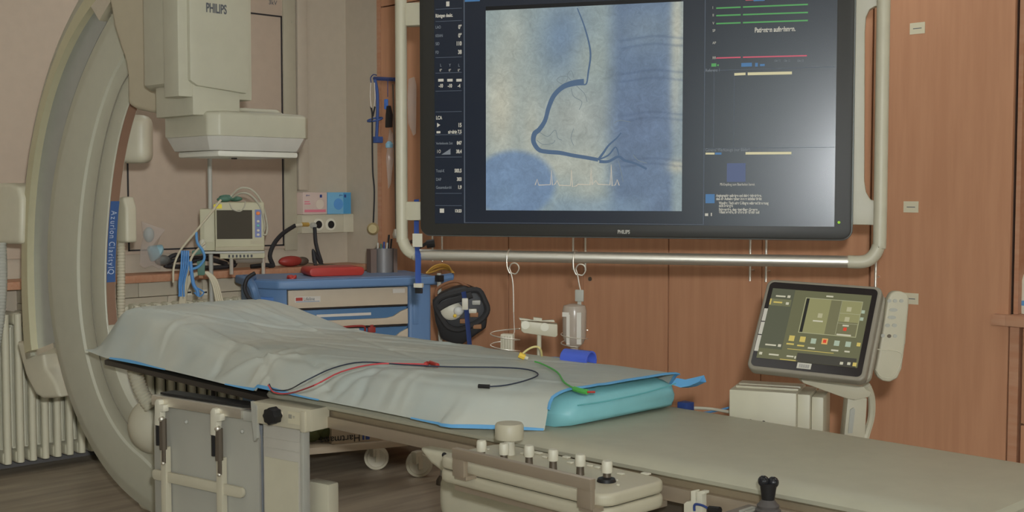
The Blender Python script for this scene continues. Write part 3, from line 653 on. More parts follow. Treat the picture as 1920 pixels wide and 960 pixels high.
st = thing('sterile_sheet', 'crinkled pale blue-white sterile sheet draped over the pad', 'sheet', (-2.8, 2.14, .777))
NU, NV = 220, 80
def sheet_pt(u, v):
    x = -3.90 + u * 2.05
    n, zt = crossec(x)
    head = max(0, 1 - u / .055)                      # drapes down over the head end
    nb = 1.805 + .03 * max(0, (x + 2.1)) * 4 if x > -2.1 else 1.805 + .01 * math.sin(x * 5)
    if x > -2.05: nb = 1.815 + (x + 2.05) * .62
    nb = max(nb, 1.80)
    nt = n - .005
    zb = .779 if x > -2.86 else .768
    # profile: near hem -> near shoulder -> top -> far shoulder -> far hem
    prof = [(nb, zb), (nb + (nt - nb) * .35, zb + (zt - zb) * .33), (nb + (nt - nb) * .72, zb + (zt - zb) * .72), (nt + .008, zt - .012), (nt + .05, zt), (2.10, zt + .002), (2.34, zt), (2.40, zt - .014), (2.425, .80), (2.435, .779)]
    ln = [0]
    for i in range(1, len(prof)): ln.append(ln[-1] + math.hypot(prof[i][0] - prof[i - 1][0], prof[i][1] - prof[i - 1][1]))
    s = v * ln[-1]; i = 0
    while i < len(prof) - 2 and ln[i + 1] < s: i += 1
    f_ = (s - ln[i]) / max(1e-6, ln[i + 1] - ln[i]); P = [Vector((a, b, 0)) for a, b in prof]
    p0 = P[max(0, i - 1)]; p3 = P[min(len(P) - 1, i + 2)]; p = .5 * (2 * P[i] + (P[i + 1] - p0) * f_ + (2 * p0 - 5 * P[i] + 4 * P[i + 1] - p3) * f_ ** 2 + (3 * P[i] - p0 - 3 * P[i + 1] + p3) * f_ ** 3)
    y, z = p.x, p.y
    side = max(0, 1 - v / .28)
    amp = .0020 + .0028 * side
    if x < -2.9: amp *= 1.35
    w = noise2(x * 1.1 + y * 1.5, y * 1.2, 1.3) * .3 + noise2(x * 2.6 - y * 3.2, y * 2 + x, 4.1) * .15
    # long creases
    for (cx, cy, dx_, dy_, wd_, am) in CREASES:
        dd = (x - cx) * dy_ - (y - cy) * dx_; tt = (x - cx) * dx_ + (y - cy) * dy_
        if abs(tt) < .38: w += am * math.exp(-(dd / wd_) ** 2) * math.cos(tt / .38 * math.pi / 2)
    mid = min(1, v / .06) * min(1, (1 - v) / .06)
    z += amp * w * mid * 1.15; y += -amp * .8 * w * side * mid
    # gathered folds down the near side
    if side > 0: y += .0007 * side * mid * math.sin(x * 23 + 3 * math.sin(x * 7)) * (1.0 if x < -2.0 else .5)
    if head > 0:
        h = head * head * (3 - 2 * head); z = z * (1 - h) + (.775 + .0 * v) * h; x = x - .10 * h * (1 - .55 * abs(v - .3)); y = y + (2.1 - y) * .06 * h
    x += .03 * (1 - head) * max(0, u - .97) / .03 * 0
    # foot edge follows the pad's slanted corner
    if u > .9:
        k = (u - .9) / .1; x -= k * .10 * max(0, v - .82) / .18; x += k * (-.035 * max(0, (.30 - v)) / .3 )
    return (x, y, z)
CREASES = []
for i in range(30):
    an = random.uniform(-.5, .9); CREASES.append((random.uniform(-3.8, -1.9), random.uniform(1.8, 2.4), math.cos(an), math.sin(an), random.uniform(.004, .011), random.choice((-1, 1)) * random.uniform(.9, 2.0)))
for i in range(14):
    an = random.uniform(1.2, 1.9); CREASES.append((random.uniform(-3.7, -1.95), random.uniform(1.8, 1.9), math.cos(an), math.sin(an), random.uniform(.008, .016), random.choice((-1, 1)) * random.uniform(.35, .8)))
V = [sheet_pt(i / NU, j / NV) for i in range(NU + 1) for j in range(NV + 1)]
Fc = [(i * (NV + 1) + j, i * (NV + 1) + j + 1, (i + 1) * (NV + 1) + j + 1, (i + 1) * (NV + 1) + j) for i in range(NU) for j in range(NV)]
put('sheet_cloth', MB().add(V, Fc), SHEETM, st)
hem = MB()
e1 = [Vector(sheet_pt(1, j / 40)) + Vector((.002, 0, .001)) for j in range(3, 41)]
hem.tube([p for p in e1], .003, smooth=0, seg=6, flat=(.002, .0045))
n1 = [Vector(sheet_pt(i / 120, .0)) + Vector((0, -.002, .003)) for i in range(8, 121)]
V = []
for k, p in enumerate(n1):
    wv = .002 + .006 * max(0, math.sin(k * .13 + .6)) ** 2; V += [p + Vector((0, -.0015, -.0035)), p + Vector((0, .001, wv - .002))]
hem.add(V, [(2 * k, 2 * k + 1, 2 * k + 3, 2 * k + 2) for k in range(len(n1) - 1) if math.sin(k * .13 + .6) > -.15 or k > 100])
put('blue_hem', hem, SHBLUE, st)
# loose blue corner of the sheet sticking out past the far foot corner
q = [hy(1268, 716, 2.39), hy(1285, 722, 2.40), hy(1302, 719, 2.41), hy(1320, 711, 2.42)]
V = []
for k, p in enumerate(q): h = (.010, .014, .015, .010)[k]; V += [p + Vector((0, 0, h)), p + Vector((.0, -.02, -.004)), p + Vector((0, .01, -.008))]
put('loose_corner', MB().add(V, [f for k in range(3) for f in ((3 * k, 3 * k + 1, 3 * k + 4, 3 * k + 3), (3 * k, 3 * k + 3, 3 * k + 5, 3 * k + 2), (3 * k + 1, 3 * k + 2, 3 * k + 5, 3 * k + 4))]), SHBLUE, st)

# leads on the sheet
def on_sheet(px, py, z=.876): return hz(px, py, z)
bl = thing('black_lead', 'thin black electrode lead curving over the sheet', 'lead', on_sheet(760, 690))
P = [hy(505, 720, 1.80), hy(512, 730, 1.79), on_sheet(540, 731, .80), on_sheet(575, 713, .86), on_sheet(625, 690), on_sheet(680, 679), on_sheet(760, 684), on_sheet(850, 688), on_sheet(940, 689), on_sheet(990, 693), on_sheet(1009, 702), on_sheet(990, 712), on_sheet(950, 722), on_sheet(915, 725)]
put('wire', MB().tube(P, .0018), mat('navy_wire', (38, 44, 58), .5), bl)
put('clip', MB().tube([on_sheet(918, 725), on_sheet(897, 724)], .005, smooth=0), BLACK, bl)
rl = thing('red_lead', 'thin red electrode lead with red clip on the sheet', 'lead', on_sheet(700, 690))
P = [hy(503, 722, 1.79), hy(515, 736, 1.78), on_sheet(545, 737, .79), on_sheet(590, 722, .86), on_sheet(640, 697), on_sheet(700, 683), on_sheet(760, 682), on_sheet(800, 683)]
put('wire', MB().tube(P, .0020), mat('red_wire', (170, 62, 66), .5), rl)
put('clip', MB().tube([on_sheet(798, 683), on_sheet(806, 680), on_sheet(820, 685)], .006, smooth=2), RED, rl)
gl = thing('green_lead', 'thin green electrode lead with green clip near the foot end', 'lead', on_sheet(1060, 715))
P = [on_sheet(1003, 678), on_sheet(1018, 683), on_sheet(1045, 698), on_sheet(1058, 717), on_sheet(1080, 730)]
put('wire', MB().tube(P, .0022), GREEN, gl)
put('clip', MB().tube([on_sheet(1077, 729), on_sheet(1090, 733), on_sheet(1101, 735)], .006, smooth=2), GREEN, gl)
put('clip_tip', MB().tube([on_sheet(1101, 735), on_sheet(1116, 735)], .0025, smooth=0), RED, gl)

# ------------------------------------------------------------------ radiation shield hanging from the near rail
SD = Vector((.98496, .17279, 0))
FSH = Frame((-2.66, 1.80), (SD.x, SD.y))
def SP(px, py, d=0): return FSH.hit(px, py, d)
sh = thing('radiation_shield', 'grey hanging radiation shield panel with two strap hangers', 'shield', FSH.w(-.25, 0, .05))
L_, R_ = SP(282, 800)[0], SP(478, 800)[0]; zt_ = SP(380, 772)[1]
put('shield_panel', MB().prism(rrect(L_, R_, .06, zt_, .055), .012, .022, FSH.M, bevel=.002), LEAD, sh)
a, b_ = SP(290, 745), SP(458, 772)
put('top_rail', MB().box(a[0], b_[0], -.012, .035, zt_ + .0, zt_ + .028, FSH.M, bevel=.002), SILV, sh)
put('rail_cap', MB().box(a[0] + .02, SP(490, 770)[0], .005, .055, zt_ + .030, zt_ + .036, FSH.M), BLACK, sh)
put('rail_arm', MB().box(b_[0], SP(505, 770)[0], -.005, .03, zt_ - .005, zt_ + .022, FSH.M, bevel=.002), GREYP, sh)
for px in (315, 419):
    x0 = SP(px - 10, 800)[0]; x1 = SP(px + 6, 800)[0]; xc = (x0 + x1) / 2
    h = put('hook', MB().prism([(x0 - .002, zt_ - .055), (x0, zt_ + .012), (x0 + .008, zt_ + .022), (x0 + .02, zt_ + .02), (x0 + .022, zt_ + .008), (x0 + .04, zt_ + .008), (x0 + .04, zt_ - .012), (x0 + .026, zt_ - .014), (x0 + .022, zt_ - .055)], -.028, -.008, FSH.M, bevel=.003), WHITE, sh)
    put('roller', MB().tube([(x0 + .002, -.016, zt_ - .05), (x0 + .002, -.016, zt_ - .115)], .0085, smooth=0, M=FSH.M), BLACK, h)
    put('spring', MB().tube([(x0 + .024, -.018, zt_ - .035), (x0 + .024, -.018, zt_ - .125)], .011, smooth=0, M=FSH.M).tube([(x0 + .026, -.018, zt_ - .125), (x0 + .026, -.018, zt_ - .165)], .006, smooth=0, M=FSH.M), DARKM, h)
    put('spring_bolt', MB().ball((x0 + .024, -.022, zt_ - .035), .009, M=FSH.M).ball((x0 + .026, -.02, zt_ - .165), .006, M=FSH.M), SILV, h)
    put('strap', MB().box(x0 + .003, x0 + .026, -.012, .008, .08, zt_ - .12, FSH.M, bevel=.002), PLAST2, sh)
a, b_ = SP(288, 895), SP(458, 917)
zb_ = (a[1] + b_[1]) / 2
put('cross_strap', MB().prism(rrect(a[0], b_[0], zb_ - .015, zb_ + .015, .014), -.006, .004, FSH.M, bevel=.001), PLAST2, sh)
put('corner_pin', MB().ball((SP(450, 810)[0], .008, SP(450, 810)[1]), .006, M=FSH.M).ball((SP(345, 792)[0], .008, SP(345, 792)[1]), .006, M=FSH.M), GREYP, sh)
# clamp bracket with lead curtain
cb = thing('rail_clamp', 'white clamp block with black star knob holding a grey lead flap', 'clamp', FSH.w(.05, 0, .3))
L2, R2 = SP(490, 780)[0], SP(598, 780)[0]; z1 = (SP(490, 750)[1] + SP(598, 765)[1]) / 2; z0 = z1 - .058
put('clamp_block', MB().box(L2, R2, -.03, .04, z0, z1, FSH.M, bevel=.003).box(R2 - .035, R2 - .016, -.036, .04, z0 - .004, z1 - .006, FSH.M, bevel=.004), PLAST2, cb)
put('hinge_plate', MB().prism([(L2 - .004, z1), (L2 + .018, z1 - .01), (L2 + .018, z0 - .04), (L2 + .008, z0 - .05), (L2, z0)], -.034, -.024, FSH.M), GREYP, cb)
kx, kz = SP(519, 778, -.045)
pts = [(kx + (.020 if i % 2 else .024) * math.cos(i * math.pi / 8), kz + (.020 if i % 2 else .024) * math.sin(i * math.pi / 8)) for i in range(16)]
put('star_knob', MB().prism(pts, -.075, -.045, FSH.M, bevel=.003), BLACK, cb)
put('knob_shaft', MB().tube([(kx, -.046, kz), (kx, -.028, kz)], .009, smooth=0, M=FSH.M), SILV, cb)
lb_ = put('rating_label', MB().box(SP(540, 780, -.031)[0], SP(563, 780, -.031)[0], -.0312, -.0302, z0 + .014, z1 - .012, FSH.M), PAPER, cb)
put('label_print', MB().text('|||| :::', .012, FSH.M @ T(SP(541, 780, -.031)[0], -.0315, z0 + .03)), INK, lb_)
L3, R3 = SP(500, 850)[0], SP(573, 850)[0]
put('lead_flap', MB().box(L3, R3, -.012, .0, .05, z0, FSH.M, bevel=.002).box(L3, R3, -.0135, -.012, SP(530, 822)[1] - .001, SP(530, 822)[1], FSH.M).box(L3, R3, -.0135, -.012, SP(530, 840)[1] - .001, SP(530, 840)[1], FSH.M), LEADC, cb)
put('white_field', MB().box(SP(504, 900)[0], SP(566, 900)[0], -.0145, -.0125, .05, SP(535, 860)[1], FSH.M), PLAST, cb)
put('flap_edge', MB().box(R3, R3 + .012, -.02, .004, .05, z0 - .002, FSH.M, bevel=.002), GREYP, cb)
put('rear_panel', MB().prism(rrect(SP(474, 850, .06)[0], SP(505, 850, .06)[0], .04, SP(490, 790, .06)[1], .03), .06, .075, FSH.M, bevel=.003), mat('bluish_grey_panel', (136, 140, 142), .4), cb)
q = SP(576, 905); 
single('foot_pedal_box', MB().box(SP(574, 930, .05)[0], SP(616, 930, .05)[0], .05, .09, .25, SP(596, 905, .05)[1], FSH.M, bevel=.006).box(SP(574, 930, .05)[0] + .005, SP(616, 930, .05)[0] - .005, .055, .085, 0, .25, FSH.M), PLAST, 'plain white box corner standing behind the lead flap', 'box')
# black strut and blue case end under the tabletop
put('under_strut', MB().tube([hy(400, 712, 2.1), hy(400, 762, 2.1)], .008, smooth=0), BLACK, tb_)
put('blue_stop', MB().box(-2.93, -2.80, 1.90, 1.98, .70, .727, bevel=.004), mat('navy_blue', (36, 62, 96), .5), tb_)

# ------------------------------------------------------------------ ceiling-hung display in its tube frame
ML = math.cos(math.radians(72.8)) * FWD_H - math.sin(math.radians(72.8)) * RGT
P0 = dep(1195, 425, 3.7)
FMN = Frame((P0.x, P0.y), (-ML.x, -ML.y))
def MP(px, py, d=0): return FMN.hit(px, py, d)
mo = thing('large_display', 'large black wall-size medical display showing an angiogram', 'monitor', FMN.w(0, 0, 1.15))
x0, x1 = MP(787, 300)[0], MP(1598, 300)[0]; zb = (MP(830, 441)[1] + MP(1560, 449)[1]) / 2; zt = zb + .80
put('bezel', MB().prism(rrect(x0, x1, zb, zt, .03), .0, .07, FMN.M, bevel=.006), BEZEL, mo)
put('bezel_rim', MB().prism(rrect(x0 - .004, x1 + .004, zb - .004, zt + .004, .034), .012, .05, FMN.M, bevel=.004), mat('rim_grey', (88, 90, 88), .35, metal=.4), mo)
sx0, sx1 = MP(815, 300, -.001)[0], MP(1566, 300, -.001)[0]; sz0 = (MP(830, 418)[1] + MP(1550, 426)[1]) / 2; sz1 = zt - .03
SCR = mat('screen_panel', (12, 13, 16), .25, spec=.65, emit=(24, 30, 40)); 
scr = put('screen', MB().box(sx0, sx1, -.001, .001, sz0, sz1, FMN.M), SCR, mo)
def rect(mb, px0, py0, px1, py1, d=-.0015, th=.0004, m=None):
    a = MP(px0, py0); b = MP(px1, py1); c = MP(px1, py0); e = MP(px0, py1)
    X0 = (a[0] + e[0]) / 2; X1 = (b[0] + c[0]) / 2; Z1 = (a[1] + c[1]) / 2; Z0 = (b[1] + e[1]) / 2
    mb.box(X0, X1, d, d + th, min(Z0, Z1), max(Z0, Z1), FMN.M, m); return mb
# picture field: colours painted per vertex
def vcol_mat(name, rough=.28):
    m = bpy.data.materials.new(name); m.use_nodes = True; nt = m.node_tree; b = nt.nodes['Principled BSDF']
    b.inputs['Base Color'].default_value = (.01, .01, .01, 1); b.inputs['Roughness'].default_value = rough
    at = nt.nodes.new('ShaderNodeVertexColor'); at.layer_name = 'picture'
    tc = nt.nodes.new('ShaderNodeTexCoord'); nz = nt.nodes.new('ShaderNodeTexNoise'); nz.inputs['Scale'].default_value = 38; nz.inputs['Detail'].default_value = 10; nz.inputs['Roughness'].default_value = .82; nz.inputs['Distortion'].default_value = 1.2
    nt.links.new(tc.outputs['Object'], nz.inputs[0]); rp = nt.nodes.new('ShaderNodeMapRange'); rp.inputs[1].default_value = .3; rp.inputs[2].default_value = .7; rp.inputs[3].default_value = .74; rp.inputs[4].default_value = 1.24
    nt.links.new(nz.outputs[0], rp.inputs[0]); mx = nt.nodes.new('ShaderNodeVectorMath'); mx.operation = 'SCALE'
    nt.links.new(at.outputs[0], mx.inputs[0]); nt.links.new(rp.outputs[0], mx.inputs[3]); nt.links.new(mx.outputs[0], b.inputs['Emission Color']); b.inputs['Emission Strength'].default_value = 1.
    return m
PIC = vcol_mat('angiogram_picture')
pa, pb = MP(911.5, 395), MP(1278.5, 395); pz1 = (MP(911, 19)[1] + MP(1279, 4)[1]) / 2; pz0 = (pa[1] + pb[1]) / 2
NW = NH = 190; V = []; Fc = []; cols = []
def sm(t): t = min(1, max(0, t)); return t * t * (3 - 2 * t)
cream = np.array((180, 178, 160.)); blue = np.array((100, 122, 148.)); mid = np.array((136, 150, 150.)); dblue = np.array((78, 98, 130.))
rs = np.random.RandomState(3); ph = rs.uniform(0, 6.28, 40); fr = rs.uniform(.01, .05, 40)
def pic(px, py):      # colour of the picture at a place of its own raster (photograph pixels used as raster units)
    c = mid.copy()
    def blob(cx, cy, rx, ry, col, k, rot=0):
        nonlocal c
        dx, dy = px - cx, py - cy; a = math.radians(rot); u = dx * math.cos(a) + dy * math.sin(a); w = -dx * math.sin(a) + dy * math.cos(a)
        f_ = math.exp(-((u / rx) ** 2 + (w / ry) ** 2)); c = c * (1 - k * f_) + col * k * f_
    blob(940, 200, 38, 110, cream, .9); blob(965, 60, 30, 60, cream, .4); blob(1060, 70, 45, 75, blue, .8); blob(1000, 190, 22, 90, cream, .25)
    blob(1110, 110, 35, 45, np.array((150, 158, 148.)), .6); blob(1080, 220, 70, 60, np.array((156, 160, 152.)), .8); blob(1050, 310, 75, 35, cream, .6); blob(1110, 330, 30, 80, cream, .45)
    blob(1000, 250, 18, 60, cream, .5)
    k = sm((px - 1130) / 40) * (1 - sm((px - 1252) / 18) * .85); c = c * (1 - .72 * k) + dblue * .72 * k
    blob(1215, 60, 50, 40, np.array((128, 144, 152.)), .5); blob(1268, 60, 12, 90, cream, .8); blob(1265, 190, 10, 60, cream, .5); blob(1205, 235, 60, 60, np.array((92, 108, 134.)), .5)
    d = math.hypot((px - 965) / 1.25, (py - 345)) ; k = sm((72 - d) / 16) * .9; c = c * (1 - k) + np.array((104, 128, 158.)) * k
    k = sm((py - 355) / 35) * sm((px - 1000) / 60) * (1 - sm((px - 1190) / 50)); c = c * (1 - k * .6) + np.array((120, 142, 160.)) * k * .6
    blob(1270, 312, 16, 12, cream, 1.0); blob(945, 370, 30, 25, np.array((116, 140, 162.)), .4)
    for yy in (76, 90, 138, 152, 215, 225, 300, 310): 
        k = math.exp(-((py - yy - 3 * math.sin(px * .05)) / 2.2) ** 2) * sm((px - 1155) / 20) * .3; c = c * (1 - k) + dblue * .8 * k
    t = 0
    for q in range(14): t += math.sin(px * fr[q] * 4 * math.cos(ph[q]) + py * fr[q] * 4 * math.sin(ph[q]) + ph[q + 14])
    c = c * (1 + .006 * t)
    return c
for j in range(NH + 1):
    for i in range(NW + 1):
        u, w = i / NW, j / NH
        V.append((pa[0] + (pb[0] - pa[0]) * u, -.0016, pz0 + (pz1 - pz0) * w)); cols.append(pic(911 + 368 * u, 395 - 383 * w))
Fc = [(j * (NW + 1) + i, j * (NW + 1) + i + 1, (j + 1) * (NW + 1) + i + 1, (j + 1) * (NW + 1) + i) for j in range(NH) for i in range(NW)]
po = put('angiogram', MB().add(V, Fc, FMN.M, PIC, smooth=False), None, scr)
at = po.data.color_attributes.new('picture', 'FLOAT_COLOR', 'POINT')
buf = np.ones((len(V), 4)); buf[:, :3] = [[lin1(v) for v in c] for c in cols]; at.data.foreach_set('color', buf.ravel())
def pxy(px, py):   # raster position -> local (s, z) on the picture
    u = (px - 911.5) / 367.; zt_l = MP(px, 19 - 15 * u)[1]; w = (395 - py) / (395 - (19 - 15 * u)); return pa[0] + (pb[0] - pa[0]) * u, pz0 + (pz1 - pz0) * w
VES = glow('vessel_shade', (74, 96, 122)); VES2 = glow('fine_vessel_shade', (112, 124, 128)); ECG = glow('ecg_trace_shade', (196, 184, 165))
def strip(mb, pts, w, d, smooth=5):
    P = [Vector((*pxy(*p), 0)) for p in pts]; W = w if isinstance(w, (list, tuple)) else [w] * len(P)
    Q = catmull(P, smooth) if smooth else P; n = len(Q); V = []
    for i, q in enumerate(Q):
        t = (Q[min(i + 1, n - 1)] - Q[max(i - 1, 0)]).normalized(); nn = Vector((-t.y, t.x, 0)); f_ = i / (n - 1) * (len(W) - 1); k = min(int(f_), len(W) - 2); ww = (W[k] + (W[k + 1] - W[k]) * (f_ - k)) * .00165 / 2
        V += [(q.x + nn.x * ww, d, q.y + nn.y * ww), (q.x - nn.x * ww, d, q.y - nn.y * ww)]
    mb.add(V, [(2 * i, 2 * i + 1, 2 * i + 3, 2 * i + 2) for i in range(n - 1)], FMN.M); return mb
ve = MB()
strip(ve, [(1086, 15), (1098, 45), (1108, 80), (1111, 105), (1107, 135), (1104, 155), (1098, 158)], [2, 3, 3.5, 3, 2.5], -.0021)
strip(ve, [(1099, 153), (1080, 155), (1060, 162), (1043, 178), (1033, 200), (1026, 225), (1015, 242), (1006, 250), (1004, 265), (1014, 280), (1030, 284), (1055, 286), (1080, 291), (1105, 295), (1126, 299)], [12, 11, 9, 9, 8, 9, 10, 9, 8, 8, 7, 7, 7], -.0022)
strip(ve, [(1126, 299), (1136, 285), (1145, 272), (1160, 258), (1168, 248)], [5, 4, 3, 2], -.0021); strip(ve, [(1128, 302), (1145, 302), (1163, 293), (1175, 300), (1195, 306), (1215, 316)], [6, 5, 5, 4, 4], -.0021)
strip(ve, [(1126, 299), (1145, 290), (1158, 275), (1164, 290)], [3, 3, 2], -.0021)
put('vessel_image', ve, VES, po)
vf = MB()
for pts in ([(1060, 158), (1048, 150), (1055, 143), (1068, 143), (1066, 152)], [(1075, 150), (1068, 140), (1075, 132), (1080, 145)], [(1010, 243), (1020, 250), (1032, 255), (1045, 243), (1050, 258), (1058, 262)], [(1010, 262), (1022, 270), (1040, 268), (1045, 262)], [(1075, 165), (1080, 180), (1095, 190), (1090, 205)], [(1085, 160), (1100, 175), (1105, 190)], [(1163, 300), (1168, 320), (1172, 340)], [(1190, 290), (1200, 300), (1215, 305)], [(1155, 230), (1165, 225), (1185, 228)], [(1080, 240), (1075, 258), (1080, 272)]): strip(vf, pts, 1.1, -.0019)
put('fine_vessel_image', vf, VES2, po)
ec = MB(); pts = [(1007, 347), (1011, 336), (1014, 347), (1036, 346), (1038, 318), (1040, 347), (1045, 345), (1049, 338), (1053, 347), (1074, 348), (1076, 318), (1078, 350), (1086, 348), (1088, 345), (1111, 346), (1113, 312), (1115, 346), (1122, 338), (1126, 345), (1148, 346), (1150, 308), (1152, 348), (1158, 346), (1161, 336), (1165, 347)]
strip(ec, pts, 1.5, -.0020, smooth=0); put('heart_trace', ec, ECG, po)
put('black_strip', rect(MB(), 911, 4, 1278, 18, d=-.0014), glow('screen_black', (6, 6, 8)), scr)
# writing and rules on the screen
TXT = glow('screen_white', (176, 172, 158)); TXG = glow('screen_dim', (110, 116, 120)); LINE = glow('screen_rule', (72, 80, 90)); GRN = glow('trace_green', (76, 148, 80)); PNK = glow('trace_pink', (188, 78, 96)); YLB = glow('bar_cream', (196, 188, 148)); BLB = glow('button_blue', (64, 108, 150)); SQB = glow('tile_blue', (72, 84, 116))
def wr(mb, px, py, txt, hpx, stretch=.8, align='LEFT', bold=.0):
    a = MP(px, py); mb.text(txt, hpx * 3.72 / 2250 * 1.35, FMN.M @ T(a[0], -.0022, a[1]), align=align, stretch=stretch, depth=.0002, bold=bold)
w = MB(); wl = MB()
wr(w, 817, 33, 'Röntgen deakt.', 7, .62, bold=.0004)
for py, l, v in ((54, 'LAO', '0°'), (70, 'KRAN', '0°'), (85, 'SID', '110'), (101, 'FD', '38')): wr(wl, 817, py, l, 6, .7); wr(w, 866, py, v, 8, .7, 'RIGHT', .0006)
for px in (827, 844, 861): wr(wl, px, 125, 'Y' if px == 844 else 'L', 6, .8, 'CENTER'); wr(w, px, 134, '0°', 5, .8, 'CENTER'); 
for px, t_ in ((827, '-10'), (844, '-10'), (861, '-4')): rect(w, px - 5, 148, px + 5, 153, -.0022); wr(w, px, 164, t_, 7, .7, 'CENTER', .0006)
wr(w, 818, 224, 'LCA', 7, .7, bold=.0004); wr(w, 866, 238, '15', 8, .7, 'RIGHT', .0006); wr(w, 866, 250, 'niedrig 7,5', 7, .7, 'RIGHT', .0005)
a = MP(820, 234); w.prism([(a[0], a[1] - .008), (a[0], a[1] + .006), (a[0] + .011, a[1] - .001)], -.0024, -.002, FMN.M)
rect(w, 819, 246, 826, 250, -.0022)
wr(wl, 818, 271, 'Verbleibende Zeit', 5, .7); wr(w, 866, 271, '847', 7, .7, 'RIGHT', .0006); wr(w, 820, 287, 'I O', 7, .6); wr(w, 866, 287, '38,4', 7, .7, 'RIGHT', .0006)
a = MP(828, 290); c = MP(845, 279); wl.prism([(a[0], a[1]), (c[0], a[1]), (c[0], c[1])], -.0024, -.002, FMN.M)
for py, l, v in ((323, 'Total-K', '583,5'), (339, 'DAP', '303'), (354, 'Gesamtdurchl', '1,9')): wr(wl, 818, py, l, 6, .7); wr(w, 866, py, v, 7, .7, 'RIGHT', .0006)
rect(w, 825, 391, 833, 399, -.0022); wr(w, 866, 398, '13:23', 6, .8, 'RIGHT', .0006)
rect(w, 837, 3, 843, 12, -.0022)
wr(w, 1415, 61, 'Patienten aufnehmen.', 9, .68, bold=.0006)
for py, t_ in ((17, 'I'), (31, 'II'), (46, 'V'), (60, 'SP'), (83, 'AP'), (111, 'RR')): wr(w, 1336, py, t_, 5, .8)
wr(wl, 1323, 135, 'Referenz 1', 6, .75); wr(wl, 1323, 284, 'General Werkzeuge (nur Bilder)', 6, .75)
wr(w, 1350, 348, 'PB-Empfang zum Bearbeiten bereit', 5, .66)
for k, (px, py, t_) in enumerate(((1343, 369, 'Angiographie aufzeigen und dabei einbeziehen,'), (1343, 375, 'dass die Aufnahmephase immer sichtbar bleibt'), (1348, 383, 'Wandler, Tisch oder C-Bogen während Steuerung'), (1348, 388, 'nicht bewegen'), (1348, 395, 'Sicherstellen, dass einstellbare Grenzen'), (1348, 400, 'erfasst werden, die denen die Geräte soll'))): wr(w, px, py, t_, 5.2, .62, bold=.0003)
rect(w, 1322, 400, 1328, 405, -.0022); rect(w, 1333, 399, 1335, 405, -.0022)
for px in (1452, 1470, 1495): wr(wl, px, 116, 'Okt 12', 4, .7)
put('white_lettering', w, TXT, scr); put('dim_lettering', wl, TXG, scr)
r = MB()
for py in (16, 39, 107, 136, 170, 209, 252, 294, 362, 385): rect(r, 817, py, 866, py + 1, -.0018)
for a in ((870, 0, 872, 418), (1320, 0, 1321.5, 420), (1338, 130, 1339, 276), (1376, 136, 1376.8, 276)): rect(r, *a, d=-.0018)
rect(r, 1321, 277, 1565, 277.8, -.0018)
a = MP(1321, 129.5); b_ = MP(1565, 123.5); rect(r, 1321, 128.5, 1565, 129.5, -.0018)
rect(r, 872, 418.5, 1320, 419.5, -.0018)
put('dividing_rules', r, LINE, scr)
def slant(mb, px0, py0, px1, py1, t_, d=-.002):
    a = MP(px0, py0); b_ = MP(px1, py1); h = t_ * .00165 / 2
    mb.add([(a[0], d, a[1] - h), (b_[0], d, b_[1] - h), (b_[0], d, b_[1] + h), (a[0], d, a[1] + h)], [(0, 1, 2, 3)], FMN.M); return mb
for ya, yb in ((15.5, 8.5), (29.5, 23.5), (44.5, 38.5)): put('green_trace', slant(slant(MB(), 1343, ya, 1389, ya - (ya - yb) * .27, 2.6), 1393, ya - (ya - yb) * .3, 1515, yb, 2.6), GRN, scr)
g = MB(); rect(g, 1334, 119, 1343, 125, -.002); rect(g, 1345, 121, 1348, 124, -.002)
put('green_symbol', g, GRN, scr); g = MB(); slant(g, 1343, 109, 1389, 107.6, 2.4); slant(g, 1393, 107.5, 1513, 104.5, 2.4); rect(g, 1398, -4, 1413, 1, -.002); put('pink_trace', g, PNK, scr)
g = MB(); slant(g, 1377, 139.5, 1398, 138.5, 4.5); slant(g, 1402, 138.6, 1485, 136.8, 5); slant(g, 1323, 288, 1340, 288, 3.5); slant(g, 1398, 287.5, 1484, 287, 4.5); put('cream_bars', g, YLB, scr)
for a_ in ((1390, 118, 1410, 125), (1416, 118, 1421, 125), (1425, 120, 1434, 124), (1341, 286, 1353, 290), (1413, -4, 1434, 2), (1323, 364, 1340, 381), (872, -2, 900, 3)): put('blue_button', rect(MB(), *a_, d=-.002), BLB, scr)
put('blue_tile', rect(MB(), 1363, 306, 1398, 341, -.002), SQB, scr)
put('bezel_lettering', MB().text('PHILIPS', .0165, FMN.M @ T(MP(1158, 438)[0], -.0008, MP(1158, 438)[1]), stretch=(MP(1189, 438)[0] - MP(1158, 438)[0]) / .071, bold=.0004), mat('bezel_letter', (160, 158, 150), .5), mo)
put('status_light', MB().ball((MP(1573, 417)[0], -.001, MP(1573, 417)[1]), .004, M=FMN.M), glow('led_green', (150, 200, 60)), mo)

# tube frame carrying the display
tf = thing('display_frame', 'white tube frame with metal lower bar around the large display', 'frame', FMN.w(0, .03, 1.1))
dF = .02
xl = MP(753, 300, dF)[0]; xr = MP(1652, 300, dF)[0]; zbar = (MP(800, 480, dF)[1] + MP(1570, 488, dF)[1]) / 2
xa, xb = MP(777, 480, dF)[0], MP(1590, 488, dF)[0]
rr_ = .05
def corner(x, sgn): return [(x, dF, CH - .35), (x, dF, 1.6), (x, dF, zbar + .09), (x + sgn * .004, dF, zbar + .045), (x + sgn * .02, dF, zbar + .015), (x + sgn * .045, dF, zbar + .001)]
put('left_tube', MB().tube(corner(xl, 1) + [(xa, dF, zbar)], .0195, M=FMN.M, seg=14, smooth=4), PLAST, tf)
put('right_tube', MB().tube(corner(xr, -1) + [(xb, dF, zbar)], .0195, M=FMN.M, seg=14, smooth=4), PLAST, tf)
put('lower_bar', MB().tube([(xa - .001, dF, zbar), (xb + .001, dF, zbar)], .0185, M=FMN.M, seg=18, smooth=0), SILV, tf)
